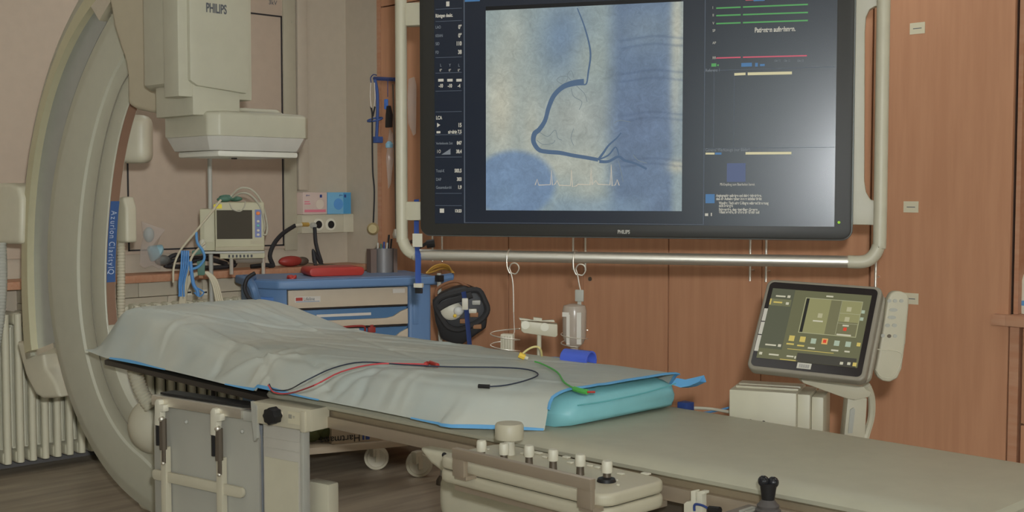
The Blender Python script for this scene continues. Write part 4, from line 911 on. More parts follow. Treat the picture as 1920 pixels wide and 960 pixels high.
put('top_beam', MB().tube([(xl, dF, CH - .36), (xr, dF, CH - .36)], .02, M=FMN.M, seg=14, smooth=0).box((xl + xr) / 2 - .12, (xl + xr) / 2 + .12, dF - .06, dF + .1, CH - .42, CH - .004, FMN.M, bevel=.02), PLAST, tf)
for py0, py1 in ((8, 49), (378, 413)):
    a = MP(762, py0, .045); c = MP(800, py1, .045)
    put('left_bracket', MB().box(a[0], c[0], .015, .06, c[1], a[1], FMN.M, bevel=.004), PLAST, tf)
pts = [(1600, -60), (1655, -60), (1655, 12), (1640, 14), (1630, 20), (1624, 34), (1622, 60), (1621, 340), (1624, 360), (1632, 374), (1645, 378), (1655, 379), (1655, 422), (1590, 421), (1590, -60)]
put('right_bracket', MB().prism([MP(a, b, .05) for a, b in pts], .03, .065, FMN.M, bevel=.004), mat('bracket_grey', (158, 154, 138), .45), tf)

# hooks, wires, basket and bottle hanging from the bar
def wire_hook(px, label, zend, grp='wire hooks on the bar'):
    s = MP(px, 480, dF)[0]; t = thing('wire_hook', label, 'hook', FMN.w(s, dF, zbar), grp)
    P = [(s + .002, dF + .019, zbar + .015), (s, dF, zbar + .022), (s - .001, dF - .021, zbar + .008), (s - .001, dF - .022, zbar - .03), (s + .006, dF - .018, zbar - .052)]
    P += [(s + .022 + .016 * math.cos(a), dF - .018, zbar - .038 + .018 * math.sin(a)) for a in (-2.2, -1.2, 0, 1.0, 2.0, 3.0, 3.9)] + [(s + .018, dF - .018, zbar - .09)]
    return t, P, s
t, P, s = wire_hook(955, 'steel wire hook on the bar carrying a wire basket', 0)
zb1 = MP(955, 585, 0)[1]
put('wire', MB().tube([Vector(p) for p in P] + [Vector((s + .020, dF - .018, zb1))], .0022, M=FMN.M, smooth=3), SILV, t)
bk = thing('wire_basket', 'small coiled wire holder with white pack hanging left of the bottle', 'basket', FMN.w(s, 0, zb1 - .1))
zc = MP(950, 622, 0)[1]; co = []
for k in range(34): a = k * .45; co.append((s - .008 + .048 * math.cos(a), .0 + .035 * math.sin(a), zc + .012 - .0026 * k))
put('coil', MB().tube(co, .0018, M=FMN.M, smooth=2), SILV, bk)
put('hanger_wire', MB().tube([(s + .020, dF - .018, zb1), (s + .020, .01, zc), (s + .0, .0, MP(950, 668, 0)[1])], .0018, M=FMN.M, smooth=0), SILV, bk)
pk = put('pack', MB().box(MP(940, 640)[0], MP(963, 640)[0], -.012, .015, MP(950, 660)[1], MP(950, 626)[1], FMN.M, bevel=.004), WHITE, bk)
for k in range(4): put('rib', MB().box(MP(943 + 5 * k, 640)[0], MP(944.5 + 5 * k, 640)[0], -.015, -.012, MP(950, 657)[1], MP(950, 629)[1], FMN.M), PLAST2, pk)
t, P, s2 = wire_hook(1079, 'steel wire hook on the bar carrying the saline bottle', 0)
z2 = MP(1085, 545, 0)[1]
put('wire', MB().tube([Vector(p) for p in P] + [Vector((s2 + .022, dF - .018, z2))], .0022, M=FMN.M, smooth=3), SILV, t)
bt = thing('saline_bottle', 'upside-down clear saline bottle hanging from the bar', 'bottle', FMN.w(s2 + .01, 0, .85))
bx0 = MP(1077, 620)[0]
def bz(py): return MP(1077, py)[1]
put('bottle_body', MB().lathe([(0, bz(666)), (.012, bz(666)), (.013, bz(652)), (.028, bz(644)), (.037, bz(632)), (.038, bz(582)), (.034, bz(573)), (.016, bz(570)), (0, bz(570))], FMN.M @ T(bx0, 0, 0), seg=24), CLEARB, bt)
put('hanging_tab', MB().box(bx0 + .002, bx0 + .03, -.004, .004, bz(565), bz(543), FMN.M, bevel=.003).box(bx0 + .01, bx0 + .022, -.002, .002, bz(572), bz(565), FMN.M), GREYP, bt)
put('side_label', MB().box(bx0 - .016, bx0 - .006, -.0385, -.0355, bz(644), bz(588), FMN.M).box(bx0 - .030, bx0 - .008, -.037, -.030, bz(592), bz(584), FMN.M).box(bx0 + .016, bx0 + .030, -.0345, -.026, bz(643), bz(584), FMN.M), mat('bottle_label', (176, 172, 162), .5), bt)
co = [(bx0 + .042 * math.cos(k * .5), .042 * math.sin(k * .5), bz(618) - .0022 * k) for k in range(24)]
put('holder_coil', MB().tube(co, .0016, M=FMN.M, smooth=2), SILV, bt)
# blue clip on the far side of the pad, under the bottle
q = hy(1073, 688, 2.50)
bc = thing('blue_clamp', 'glossy blue plastic half-round holder under the saline bottle', 'holder', (q.x, 2.5, .76))
BG = mat('glossy_blue', (66, 86, 172), .25)
V = []; n = 12; L = .085
for k in range(n + 1):
    a = math.radians(-40 + 260 * k / n)
    for rr in (.026, .021):
        for yy in (0, L): V.append((rr * math.cos(a), yy, rr * math.sin(a)))
Fc = []
for k in range(n):
    o_ = 4 * k
    for a, b in ((0, 1), (1, 3), (3, 2), (2, 0)): Fc.append((o_ + a, o_ + b, o_ + 4 + b, o_ + 4 + a))
Fc += [(0, 1, 3, 2), (4 * n, 4 * n + 1, 4 * n + 3, 4 * n + 2)]
qc = dep(1060, 671, 3.25); put('half_tube', MB().add(V, Fc, T(qc.x, qc.y, qc.z) @ RZ(-math.radians(82))), BG, bc)
put('mount_post', MB().box(qc.x + .01, qc.x + .04, qc.y + .01, qc.y + .04, .70, qc.z - .02), BG, bc)
# white transducer head on a pole clamped to the far rail
sp_ = thing('transducer_stand', 'cream transducer plate with two dials on a thin pole behind the table', 'stand', tuple(hy(1012, 690, 2.47)))
FT = Frame((dep(1010, 620, 3.42).x, dep(1010, 620, 3.42).y), (RGT.x, RGT.y))
put('pole', MB().tube([FT.w(FT.hit(1011, 625)[0], 0, FT.hit(1011, 625)[1]), FT.w(FT.hit(1011, 700)[0], 0, .70)], .0065, smooth=0), PLAST, sp_)
pts = [FT.hit(x, y) for x, y in [(977, 600), (1045, 607), (1045, 628), (1041, 631), (982, 623), (977, 619)]]
h = put('head_plate', MB().prism(pts, -.02, .02, FT.M, bevel=.003), PLAST2, sp_)
put('top_tabs', MB().prism([FT.hit(x, y) for x, y in [(973, 595), (1000, 599), (1000, 594), (1016, 596), (1016, 600), (1038, 599), (1040, 603), (975, 599)]], -.015, .0, FT.M), PLAST2, sp_)
for px, py in ((985, 609), (1021, 613)):
    a = FT.hit(px, py, -.02); put('dial', MB().lathe([(0, 0), (.012, 0), (.012, .004), (0, .004)], FT.M @ T(a[0], -.0205, a[1]) @ RX(math.pi / 2)), WHITE, h)
yc = single('yellow_tube', MB().tube([dep(975, 668, 3.3), dep(990, 655, 3.3), dep(1005, 650, 3.3), dep(1014, 656, 3.3), dep(1017, 680, 3.35)], .003), mat('pale_yellow_cable', (176, 164, 110), .5), 'thin pale yellow tube looping over the sheet edge by the transducer pole', 'tube')
t = thing('yellow_clamp', 'small yellow connector at the far edge of the sheet', 'connector', dep(978, 668, 3.25))
put('connector_body', MB().tube([dep(973, 665, 3.22), dep(984, 670, 3.22)], .008, smooth=0), YELL, t); put('connector_tip', MB().tube([dep(984, 670, 3.22), dep(990, 672, 3.22)], .005, smooth=0), WHITE, t)
single('blue_tube', MB().tube([dep(1000, 675, 3.3), dep(1030, 671, 3.4), dep(1054, 673, 3.45), dep(1090, 690, 3.4), dep(1110, 700, 3.3)], .0028), CABB, 'thin blue tube running behind the pad under the blue holder', 'tube')
q = dep(1281, 762, 3.05); single('blue_block', MB().box(q.x - .012, q.x + .02, q.y - .01, q.y + .02, q.z - .03, q.z + .012, bevel=.003), BLUED, 'dark blue block behind the foot corner of the pad', 'connector')
single('white_hose', MB().tube([dep(1273, 768, 3.05), dep(1300, 765, 3.07), dep(1335, 767, 3.1), dep(1370, 773, 3.12)], .004), WHITE, 'white hose running from the pad corner to the white box', 'hose')
single('blue_signal_line', MB().tube([dep(1290, 776, 3.1), dep(1320, 774, 3.12), dep(1345, 770, 3.14), dep(1372, 763, 3.15)], .003), CABB, 'thin blue line beside the white hose', 'cable')

# ------------------------------------------------------------------ white module box behind the table
wb = thing('module_box', 'white measuring module box behind the table below the touch screen', 'box', (-1.7, 2.62, .6))
FW = Frame((dep(1367, 760, 2.98).x, dep(1367, 760, 2.98).y), (dep(1490, 760, 2.92) - dep(1367, 760, 2.98)).xy)
W0 = FW.hit(1367, 760)[0]; W1 = FW.hit(1493, 760)[0]; zt1 = FW.hit(1420, 733)[1]
put('case', MB().box(W0, W1, 0, .16, .62, zt1, FW.M, bevel=.004), PLAST, wb)
put('lid_ribs', MB().box(W0 + .01, W1, .03, .05, zt1, zt1 + .006, FW.M, bevel=.002).box(W0 + .01, W1, .07, .1, zt1, zt1 + .006, FW.M, bevel=.002), PLAST2, wb)
put('side_module', MB().box(W1, W1 + .03, .02, .15, .64, zt1 - .005, FW.M, bevel=.003).box(W1 + .03, W1 + .06, .04, .17, .66, zt1 - .012, FW.M, bevel=.006), PLAST, wb)
put('connector_block', MB().box(W1 + .03, W1 + .045, .01, .06, .68, .71, FW.M, bevel=.002), PLAST2, wb)
for px, py in ((1407, 789), (1432, 792)):
    a = FW.hit(px, py); put('screw', MB().ball((a[0], -.001, a[1]), .0045, M=FW.M), BLACK, wb)
put('rail_mount', MB().box(W0 + .03, W0 + .09, -.06, .02, .66, .69, FW.M), DARKM, wb)

# ------------------------------------------------------------------ touch screen on its arm
# tilted plane through four image corners: left side farther
cTL, cTR, cBL, cBR = dep(1438, 523, 3.045), dep(1655, 537, 2.90), dep(1397, 690, 2.935), dep(1625, 716, 2.79)
ex = ((cTR - cTL) + (cBR - cBL)).normalized(); ez = ((cTL - cBL) + (cTR - cBR)); ez = (ez - ex * ez.dot(ex)).normalized(); en = ez.cross(ex)   # en points away from the viewer
if en.dot(FWD) < 0: en = -en
cc = (cTL + cTR + cBL + cBR) / 4
MT = Matrix(((ex.x, en.x, ez.x, cc.x), (ex.y, en.y, ez.y, cc.y), (ex.z, en.z, ez.z, cc.z), (0, 0, 0, 1)))
MTi = MT.inverted()
def TP(px, py, d=0):
    r_ = ray(px, py); p = cc + en * d; t_ = (p - CAMP).dot(en) / r_.dot(en); q = MTi @ (CAMP + r_ * t_); return q.x, q.z
ts = thing('touch_screen_module', 'tilted touch screen tablet with dark bezel on a white arm', 'touch screen', (cc.x, cc.y, .72))
a, b_, c, d_ = TP(1440, 523), TP(1655, 537), TP(1402, 690), TP(1625, 716)
hw = ((b_[0] - a[0]) + (d_[0] - c[0])) / 4; hh = ((a[1] - c[1]) + (b_[1] - d_[1])) / 4
print('touch half size', hw, hh)
put('case', MB().prism(rrect(-hw, hw, -hh, hh, .018), .0, .028, MT, bevel=.006, seg=3), mat('warm_grey_case', (118, 112, 100), .4), ts)
put('case_back', MB().prism(rrect(-hw + .015, hw + .006, -hh + .01, hh - .004, .02), .026, .045, MT, bevel=.008), mat('warm_grey_back', (130, 124, 110), .5), ts)
put('glass_frame', MB().prism(rrect(-hw + .009, hw - .009, -hh + .009, hh - .009, .012), -.0015, .002, MT), mat('touch_bezel_black', (32, 28, 28), .18), ts)
def trect(mb, u0, v0, u1, v1, d=-.003, th=.0004):   # u,v: 0..1 over the lit area, from its top left
    X0 = LX0 + (LX1 - LX0) * u0; X1 = LX0 + (LX1 - LX0) * u1; Z1 = LZ1 - (LZ1 - LZ0) * v0; Z0 = LZ1 - (LZ1 - LZ0) * v1
    mb.box(X0, X1, d, d + th, Z0, Z1, MT); return mb
k1, k2, k3, k4 = TP(1446, 543), TP(1635, 553), TP(1422, 672), TP(1608, 690)
LX0 = (k1[0] + k3[0]) / 2; LX1 = (k2[0] + k4[0]) / 2; LZ1 = (k1[1] + k2[1]) / 2; LZ0 = (k3[1] + k4[1]) / 2
ls = put('lit_screen', trect(MB(), 0, 0, 1, 1, -.0022), glow('ui_olive', (98, 98, 70)), ts)
put('side_menu', trect(MB(), 0, .0, .235, .86), glow('ui_dark_olive', (82, 84, 66)), ls)
put('task_bar', trect(MB(), .40, .88, .98, 1.0), glow('ui_dark', (62, 60, 52)), ls)
g = trect(MB(), .36, .10, .93, .60, -.0028); put('work_panel', g, glow('ui_panel', (136, 134, 92)), ls)
put('panel_shade', trect(trect(MB(), .62, .11, .73, .59, -.0032), .73, .40, .92, .59, -.0032), glow('ui_panel_dark', (108, 106, 76)), ls)
g = MB(); trect(g, .37, .11, .40, .59, -.0033); put('panel_strip', g, glow('ui_black', (30, 30, 26)), ls)
def icons(lst, nm, m_, d=-.0034, sz=.03):
    for u, v in lst: put(nm[:-1] if nm.endswith('s') else nm, trect(MB(), u - sz * .8, v - sz * 1.1, u + sz * .8, v + sz * 1.1, d), m_, ls)
icons([(.54, .34), (.81, .22), (.81, .36)], 'panel_icons', glow('ui_pale', (168, 164, 130)), sz=.028)
icons([(.31, .69), (.42, .69)], 'yellow_icons', glow('ui_yellow', (192, 172, 92)), sz=.034)
icons([(.53, .70), (.76, .70), (.87, .70)], 'pale_icons', glow('ui_icon_pale', (158, 172, 150)), sz=.032)
icons([(.64, .69)], 'stop_icon_plate', glow('ui_orange', (208, 160, 96)), sz=.036); icons([(.64, .69), (.81, .50)], 'red_icons', glow('ui_red', (205, 66, 44)), d=-.0038, sz=.02)
icons([(.97, .69), (.97, .96)], 'edge_icons', glow('ui_yellow', (192, 172, 92)), sz=.022)
icons([(.95, .24), (.95, .34)], 'right_icons', glow('ui_icon_pale', (158, 172, 150)), sz=.02)
g = trect(MB(), .0, .155, .015, .24, -.0034); trect(g, .29, .835, .75, .842, -.003); trect(g, .24, .985, .42, .995, -.003)
for u0, u1, v0 in ((.04, .13, .19), (.27, .345, .76), (.38, .45, .77)): trect(g, u0, v0, u1, v0 + .02, -.0034)
put('yellow_marks', g, glow('ui_yellow', (192, 172, 92)), ls)
put('menu_highlight', trect(MB(), .0, .15, .22, .25, -.003), glow('ui_hilite', (120, 120, 86)), ls)
for u0, u1, v0 in ((.05, .15, .10), (.17, .20, .09), (.17, .20, .19), (.06, .17, .80), (.19, .22, .79), (.56, .63, .05), (.48, .58, .41), (.78, .84, .44), (.74, .88, .57), (.49, .56, .79), (.72, .79, .79), (.85, .90, .79), (.12, .22, .93), (.30, .37, .93), (.02, .05, .92), (.38, .385, .93), (.385, .395, .93), (.83, .86, .945), (.90, .93, .94)): put('white_mark', trect(MB(), u0, v0, u1, v0 + (.035 if u1 - u0 < .04 else .02), -.0036), glow('ui_white', (188, 184, 160)), ls)
g = MB()
for u0, v0, u1, v1 in ((.36, .10, .93, .106), (.36, .594, .93, .60), (.36, .10, .364, .6), (.926, .10, .93, .6), (.725, .28, .926, .284), (.725, .42, .926, .424), (.725, .11, .728, .59)): trect(g, u0, v0, u1, v1, -.0035)
put('panel_lines', g, glow('ui_line', (160, 160, 128)), ls)
for v0, v1 in ((.32, .50), (.515, .69), (.705, .93)):
    p1 = TP(1430, 582); Xl = TP(1420, 620)[0]
    zz = lambda v: (LZ1 + .004) - (LZ1 - LZ0) * v
    put('side_label', MB().box(-hw + .0105, -hw + .0205, -.0026, -.0014, zz(v1), zz(v0), MT), mat('label_white', (172, 168, 158), .5), ts)
bcx = TP(1508, 687); put('barcode_label', MB().box(bcx[0] - .017, bcx[0] + .017, -.003, -.0014, bcx[1] - .0075, bcx[1] + .0075, MT), mat('label_white', (172, 168, 158), .5), ts)
put('code_print', MB().text('||||||||', .010, MT @ T(bcx[0] - .012, -.0033, bcx[1] - .003), stretch=1.2), INK, ts)
# arm
put('arm_yoke', MB().prism([FT2 for FT2 in [Frame((dep(1570, 730, 3.0).x, dep(1570, 730, 3.0).y), (RGT.x, RGT.y)).hit(x, y) for x, y in [(1498, 708), (1520, 708), (1610, 722), (1632, 722), (1626, 742), (1600, 748), (1580, 744), (1502, 716)]]], -.02, .02, Frame((dep(1570, 730, 3.0).x, dep(1570, 730, 3.0).y), (RGT.x, RGT.y)).M, bevel=.004), PLAST2, ts)
FA2 = Frame((dep(1600, 780, 3.02).x, dep(1600, 780, 3.02).y), (RGT.x, RGT.y))
pts = [FA2.hit(x, y) for x, y in [(1586, 740), (1622, 744), (1616, 830), (1575, 826)]]
put('arm_post', MB().prism([pts[0], pts[1], (pts[2][0], .66), (pts[3][0], .66)], -.02, .02, FA2.M, bevel=.004), PLAST2, ts)
pts = [FA2.hit(x, y, -.021) for x, y in [(1594, 768), (1600, 764), (1603, 768), (1598, 812), (1590, 812)]]
put('post_slot', MB().prism(pts, -.023, -.019, FA2.M), GREYP, ts)
put('arm_cable', MB().tube([dep(1625, 722, 2.98), dep(1634, 745, 3.0), dep(1634, 780, 3.02), dep(1626, 810, 3.03), dep(1618, 840, 3.03)], .009), PLAST, ts)
put('arm_foot', MB().box(dep(1600, 800, 3.02).x - .03, dep(1600, 800, 3.02).x + .03, 2.45, dep(1600, 800, 3.02).y + .02, .66, .70), DARKM, ts)
# remote handset clipped to the right of the screen
hs = thing('remote_handset', 'cream remote control handset hanging right of the touch screen', 'remote control', dep(1665, 700, 2.92))
h1, h2 = dep(1680, 546, 2.93), dep(1660, 716, 2.90)
FH = Frame((dep(1670, 630, 2.91).x, dep(1670, 630, 2.91).y), (RGT.x, RGT.y))
pts = [FH.hit(x, y) for x, y in [(1668, 549), (1676, 545), (1688, 546), (1698, 550), (1702, 558), (1701, 575), (1695, 640), (1688, 690), (1680, 708), (1666, 715), (1652, 713), (1642, 704), (1639, 692), (1641, 684), (1648, 645), (1656, 600), (1662, 560)]]
put('handset_body', MB().prism(pts, -.012, .012, FH.M, bevel=.006, seg=3), PLAST2, hs)
pts2 = [FH.hit(x, y, -.013) for x, y in [(1645, 655), (1690, 662), (1683, 694), (1670, 708), (1652, 706), (1642, 692)]]
put('cover_line', MB().tube([FH.w(*[a, -.0125, b]) for a, b in pts2], .0012), PLAST, hs)
put('side_clip', MB().prism([FH.hit(x, y) for x, y in [(1694, 622), (1697, 620), (1695, 644), (1691, 645)]], -.008, .01, FH.M), PLAST, hs)
for px, py, r_, mm in ((1667, 564, .005, GREYP), (1678, 564, .005, GREYP), (1690, 564, .005, GREYP), (1675, 581, .010, GREYP), (1672, 595, .010, GREYP), (1664, 610, .006, GREYP), (1677, 610, .006, GREYP), (1655, 629, .005, GREYP), (1667, 630, .005, DARKM), (1678, 630, .005, GREYP)):
    a = FH.hit(px, py, -.012); put('button', MB().lathe([(0, 0), (1, 0), (1, .002), (0, .002)], FH.M @ T(a[0], -.0118, a[1]) @ RX(math.pi / 2) @ Matrix.Diagonal((r_, min(r_, .0045), 1, 1)), seg=14), mm, hs)
put('clip_arm', MB().box(FH.hit(1645, 630)[0] - .02, FH.hit(1645, 630)[0] + .01, .004, .03, FH.hit(1645, 640)[1], FH.hit(1645, 620)[1], FH.M), PLAST, hs)

# ------------------------------------------------------------------ blue drawer cart
CD = math.cos(math.radians(66)) * FWD_H + math.sin(math.radians(66)) * RGT
FCt = Frame((dep(650, 560, 5.62).x, dep(650, 560, 5.62).y), (CD.x, CD.y))
def CP(px, py, d=0): return FCt.hit(px, py, d)
ct = thing('drawer_cart', 'blue medical drawer cart with beige drawers against the cabinets', 'cart', FCt.w(0, .25, 0))
c0, c1 = CP(538, 560)[0], CP(765, 560)[0]; b0, b1 = CP(487, 560, .04)[0], CP(807, 560, .0)[0]
ztp = CP(650, 522)[1]
put('cart_body', MB().box(c0 + .002, c1 - .002, .03, .44, .17, ztp - .03, FCt.M, bevel=.01), BLUE, ct)
put('right_post', MB().box(c1, b1, -.01, .45, .15, ztp - .035, FCt.M, bevel=.015, seg=3).box(c1 + .02, c1 + .05, -.014, .0, CP(780, 608)[1], CP(780, 562)[1], FCt.M, bevel=.006), BLUE, ct)
put('left_post', MB().prism([(c0, -.01), (c0 - .055, .02), (b0 - .01, .10), (b0 - .01, .42), (c0, .45)], .15, ztp - .035, FCt.M, plane='xy', bevel=.012, seg=3), BLUE, ct)
put('left_recess', MB().prism([(c0 - .115, .055), (c0 - .06, .022), (c0 - .058, .012), (c0 - .118, .048)], .4, CP(500, 558)[1], FCt.M, plane='xy', bevel=.004), mat('blue_recess', (66, 100, 150), .5), ct)
tp_ = [(b0 - .03, .08), (c0 - .05, -.035), (c0 - .0, -.05), (c1 + .02, -.05), (b1 + .02, -.03), (b1 + .03, .1), (b1 + .03, .46), (b0 - .03, .46)]
put('cart_top', MB().prism(tp_, ztp - .04, ztp, FCt.M, plane='xy', bevel=.010, seg=3), BLUE, ct)
put('top_mat', MB().prism([(b0 + .0, .10), (c0 - .02, .01), (b1 - .02, .01), (b1 - .01, .42), (b0 + .0, .42)], ztp, ztp + .003, FCt.M, plane='xy'), mat('grey_blue_mat', (88, 104, 128), .5), ct)
put('corner_grip', MB().tube([FCt.w(b0 - .02, .1, ztp + .01), FCt.w(b0 - .05, .03, ztp + .005), FCt.w(b0 - .04, -.02, ztp - .03), FCt.w(b0 - .02, -.0, ztp - .09)], .02, smooth=4), BLUE, ct)
# drawers
def dr_z(py): return (CP(540, py + 3)[1] + CP(764, py - 3)[1]) / 2
z_a, z_b, z_c, z_d = dr_z(541), dr_z(576), dr_z(614), .45
DB = mat('drawer_blue', (62, 92, 122), .45)
def drawer(zt1, zb1, curved):
    if not curved:
        return put('drawer', MB().box(c0 + .004, c1 - .004, -.008, .03, zb1 + .004, zt1, FCt.M, bevel=.003), BEIGE, ct)
    d = put('drawer', MB().box(c0 + .004, c1 - .004, .005, .03, zb1 + .004, zt1 - .003, FCt.M, bevel=.002), DB, ct)
    n = 16; up = []; H_ = zt1 - zb1
    for i in range(n + 1):
        u = i / n; s = c0 + .004 + (c1 - c0 - .008) * u; e = 1 - abs(2 * u - 1); k = sm(e / .34); up.append((s, zt1 - .012 - k * H_ * .46))
    put('drawer_front', MB().prism([(c0 + .004, zb1 + .006)] + [(c1 - .004, zb1 + .006)] + list(reversed(up)), -.01, .006, FCt.M, bevel=.002), BEIGE, d)
    return d
d1 = drawer(z_a, z_b, False)
x_ = CP(552, 563)[0]; z_ = CP(552, 565)[1]
lbp = put('name_plate', MB().box(x_, CP(600, 563)[0], -.0095, -.008, z_ - .006, z_ + .021, FCt.M, bevel=.001), mat('plate_white', (170, 165, 155), .5), d1)
put('plate_lettering', MB().text('Lifeline', .022, FCt.M @ T(x_ + .04, -.0105, z_ + .002), stretch=.85), INK, lbp)
put('plate_red_mark', MB().box(x_ + .004, x_ + .036, -.0105, -.0095, z_ + .002, z_ + .017, FCt.M), RED, lbp)
put('plate_blue_line', MB().box(x_ + .005, CP(598, 563)[0], -.0105, -.0095, z_ - .004, z_ - .0015, FCt.M), BLUE, lbp)
put('info_sticker', MB().box(CP(735, 545)[0], CP(758, 545)[0], -.0095, -.008, CP(745, 549)[1], CP(745, 541)[1], FCt.M), mat('plate_white', (170, 165, 155), .5), d1)
put('slot_gap', MB().box(c0 + .003, c1 - .003, .0, .03, z_b - .004, z_b + .003, FCt.M), GAP, ct)
d2 = drawer(z_b - .004, z_c, True)
put('drawer_label', MB().box(CP(594, 590)[0], CP(696, 590)[0], .002, .006, CP(645, 593)[1], CP(645, 588)[1], FCt.M), mat('plate_white', (170, 165, 155), .5), d2)
put('slot_gap', MB().box(c0 + .003, c1 - .003, .0, .03, z_c - .004, z_c + .003, FCt.M), GAP, ct)
d3 = drawer(z_c - .004, z_c - .12, True)
hz_ = CP(640, 612)[1]; xa_, xb_ = CP(630, 620)[0], CP(681, 620)[0]
put('red_handle', MB().tube([FCt.w(xa_, -.012, hz_ - .045), FCt.w(xa_, -.03, hz_ - .01), FCt.w(xa_ + .02, -.035, hz_ + .0), FCt.w(xb_ - .02, -.035, hz_ + .002), FCt.w(xb_, -.03, hz_ - .01), FCt.w(xb_, -.012, hz_ - .045)], .005, smooth=3), REDD, d3)
for px in (613, 696): a = CP(px, 618)[0]; put('red_latch', MB().box(a - .018, a + .018, -.014, .004, hz_ - .035, hz_ - .008, FCt.M, bevel=.003).box(a - .008, a + .008, -.012, .002, hz_ - .01, hz_ + .002, FCt.M), REDD, d3)
put('drawer_label', MB().box(CP(638, 620)[0], CP(673, 620)[0], -.004, .004, hz_ - .038, hz_ - .012, FCt.M), mat('plate_white', (170, 165, 155), .5), d3)
drawer(z_c - .13, .2, False)
put('red_tag', MB().box(c0 - .035, c0 + .004, -.022, -.006, CP(531, 606)[1], CP(531, 574)[1], FCt.M, bevel=.003), mat('red_tag_red', (170, 60, 60), .5), ct)
put('tag_emblem', MB().box(c0 - .022, c0 - .010, -.025, -.022, CP(531, 602)[1], CP(531, 588)[1], FCt.M), WHITE, ct)
put('base', MB().box(b0 + .03, b1 + .03, -.02, .46, .12, .17, FCt.M, bevel=.02), mat('cart_base_beige', (150, 140, 122), .5), ct)
def caster(px, py, R_=.058):
    q = hz(px, py, 0); W_ = put('caster_fork', MB().box(q.x - .02, q.x + .02, q.y - .035, q.y + .01, .065, .122, bevel=.008).box(q.x + .013, q.x + .022, q.y - .02, q.y + .02, .04, .10), PLAST, ct)
    put('wheel', MB().lathe([(0, -.016), (R_ * .75, -.016), (R_ * .8, -.012), (R_, -.010), (R_, .010), (R_ * .8, .012), (R_ * .75, .016), (0, .016)], T(q.x, q.y, R_) @ RZ(math.radians(142)) @ RY(math.pi / 2), seg=28), PLAST2, W_)
caster(706, 880); caster(786, 894, .062)
for s, d in ((b0 + .08, .4), (b0 + .1, .05)):
    p = FCt.w(s, d, 0); W_ = put('caster_fork', MB().box(p.x - .02, p.x + .02, p.y - .02, p.y + .02, .06, .122), PLAST, ct); put('wheel', MB().lathe([(0, -.016), (.058, -.01), (.058, .01), (0, .016)], T(p.x, p.y, .058) @ RY(math.pi / 2), seg=24), PLAST2, W_)
# side arm with blue push handle on the right
put('push_handle', MB().tube([FCt.w(b1 - .01, .1, ztp - .03), FCt.w(b1 + .1, .1, ztp - .03)], .024, smooth=0, seg=10).tube([FCt.w(b1 + .09, .1, ztp - .025), FCt.w(b1 + .15, .12, ztp - .02), FCt.w(b1 + .16, .12, ztp - .02)], .022, smooth=2), BLUE, ct)
# things on and at the cart
rd = CP(578, 510); xx0, xx1 = CP(578, 510, .15)[0], CP(680, 510, .15)[0]
single('red_case', MB().prism(rrect(xx0, xx1, ztp + .0035, ztp + .045, .02), .12, .3, FCt.M, bevel=.006), RED, 'flat red case lying on top of the blue cart', 'case')
p = FCt.w(CP(547, 518, .04)[0], .04, 0)
single('red_seal', MB().tube([(p.x + .02 * math.cos(a), p.y + .016 * math.sin(a), ztp + .010 + .006 * math.sin(3 * a)) for a in np.linspace(0, 6.28, 12)[:-1]], .006, closed=True), RED, 'small crumpled red seal at the front edge of the cart top', 'seal')
ph_ = thing('pen_holder', 'dark mesh pen holder with pens on the cart', 'pen holder', FCt.w(CP(714, 505, .3)[0], .3, ztp))
s0, s1, s2_ = CP(692, 490, .3)[0], CP(701, 490, .3)[0], CP(738, 490, .3)[0]
put('mesh_box', MB().box(s0, s1 + .005, .27, .34, ztp + .003, ztp + .12, FCt.M).box(s2_ - .01, s2_ + .01, .27, .34, ztp + .003, ztp + .12, FCt.M), mat('brown_mesh', (88, 74, 66), .6), ph_)
put('mesh_cup', MB().lathe([(0, 0), (.046, 0), (.048, .12), (.044, .12), (.042, .01), (0, .01)], FCt.M @ T((s1 + s2_) / 2, .3, ztp + .003)), mat('grey_mesh', (100, 98, 96), .5, metal=.3), ph_)
for i, (dx_, mm, h_) in enumerate(((-.035, GREYP, .15), (-.02, GREEND, .145), (-.005, BLUED, .155), (.018, BLACK, .19), (.03, BLACK, .17), (.01, GREYP, .15))):
    p = FCt.w((s1 + s2_) / 2 + dx_ * .9, .3, ztp + .02); single('pen', MB().tube([p, p + Vector((dx_ * .3, .01, h_ - .02))], .005, smooth=0), mm, ['grey pen at the left of the mesh pen holder', 'green pen in the mesh pen holder', 'blue pen in the mesh pen holder', 'tallest black pen in the mesh pen holder', 'black pen at the right rim of the mesh pen holder', 'grey pen in the middle of the mesh pen holder'][i], 'pen', 'pens in the holder')
pt = [FCt.w(CP(x, y, .15)[0], .15, CP(x, y, .15)[1]) for x, y in [(800, 512), (812, 504), (828, 499), (842, 503), (848, 512)]]
single('yellow_cable', MB().tube(pt, .006).tube([q + Vector((0, .01, -.012 * (0 < i < 4))) for i, q in enumerate(pt)], .005).tube([q + Vector((0.01, -.01, .01 * (0 < i < 4))) for i, q in enumerate(pt)], .004), mat('ochre_cable', (190, 150, 70), .5), 'coil of yellow cables on the right end of the cart', 'cable')
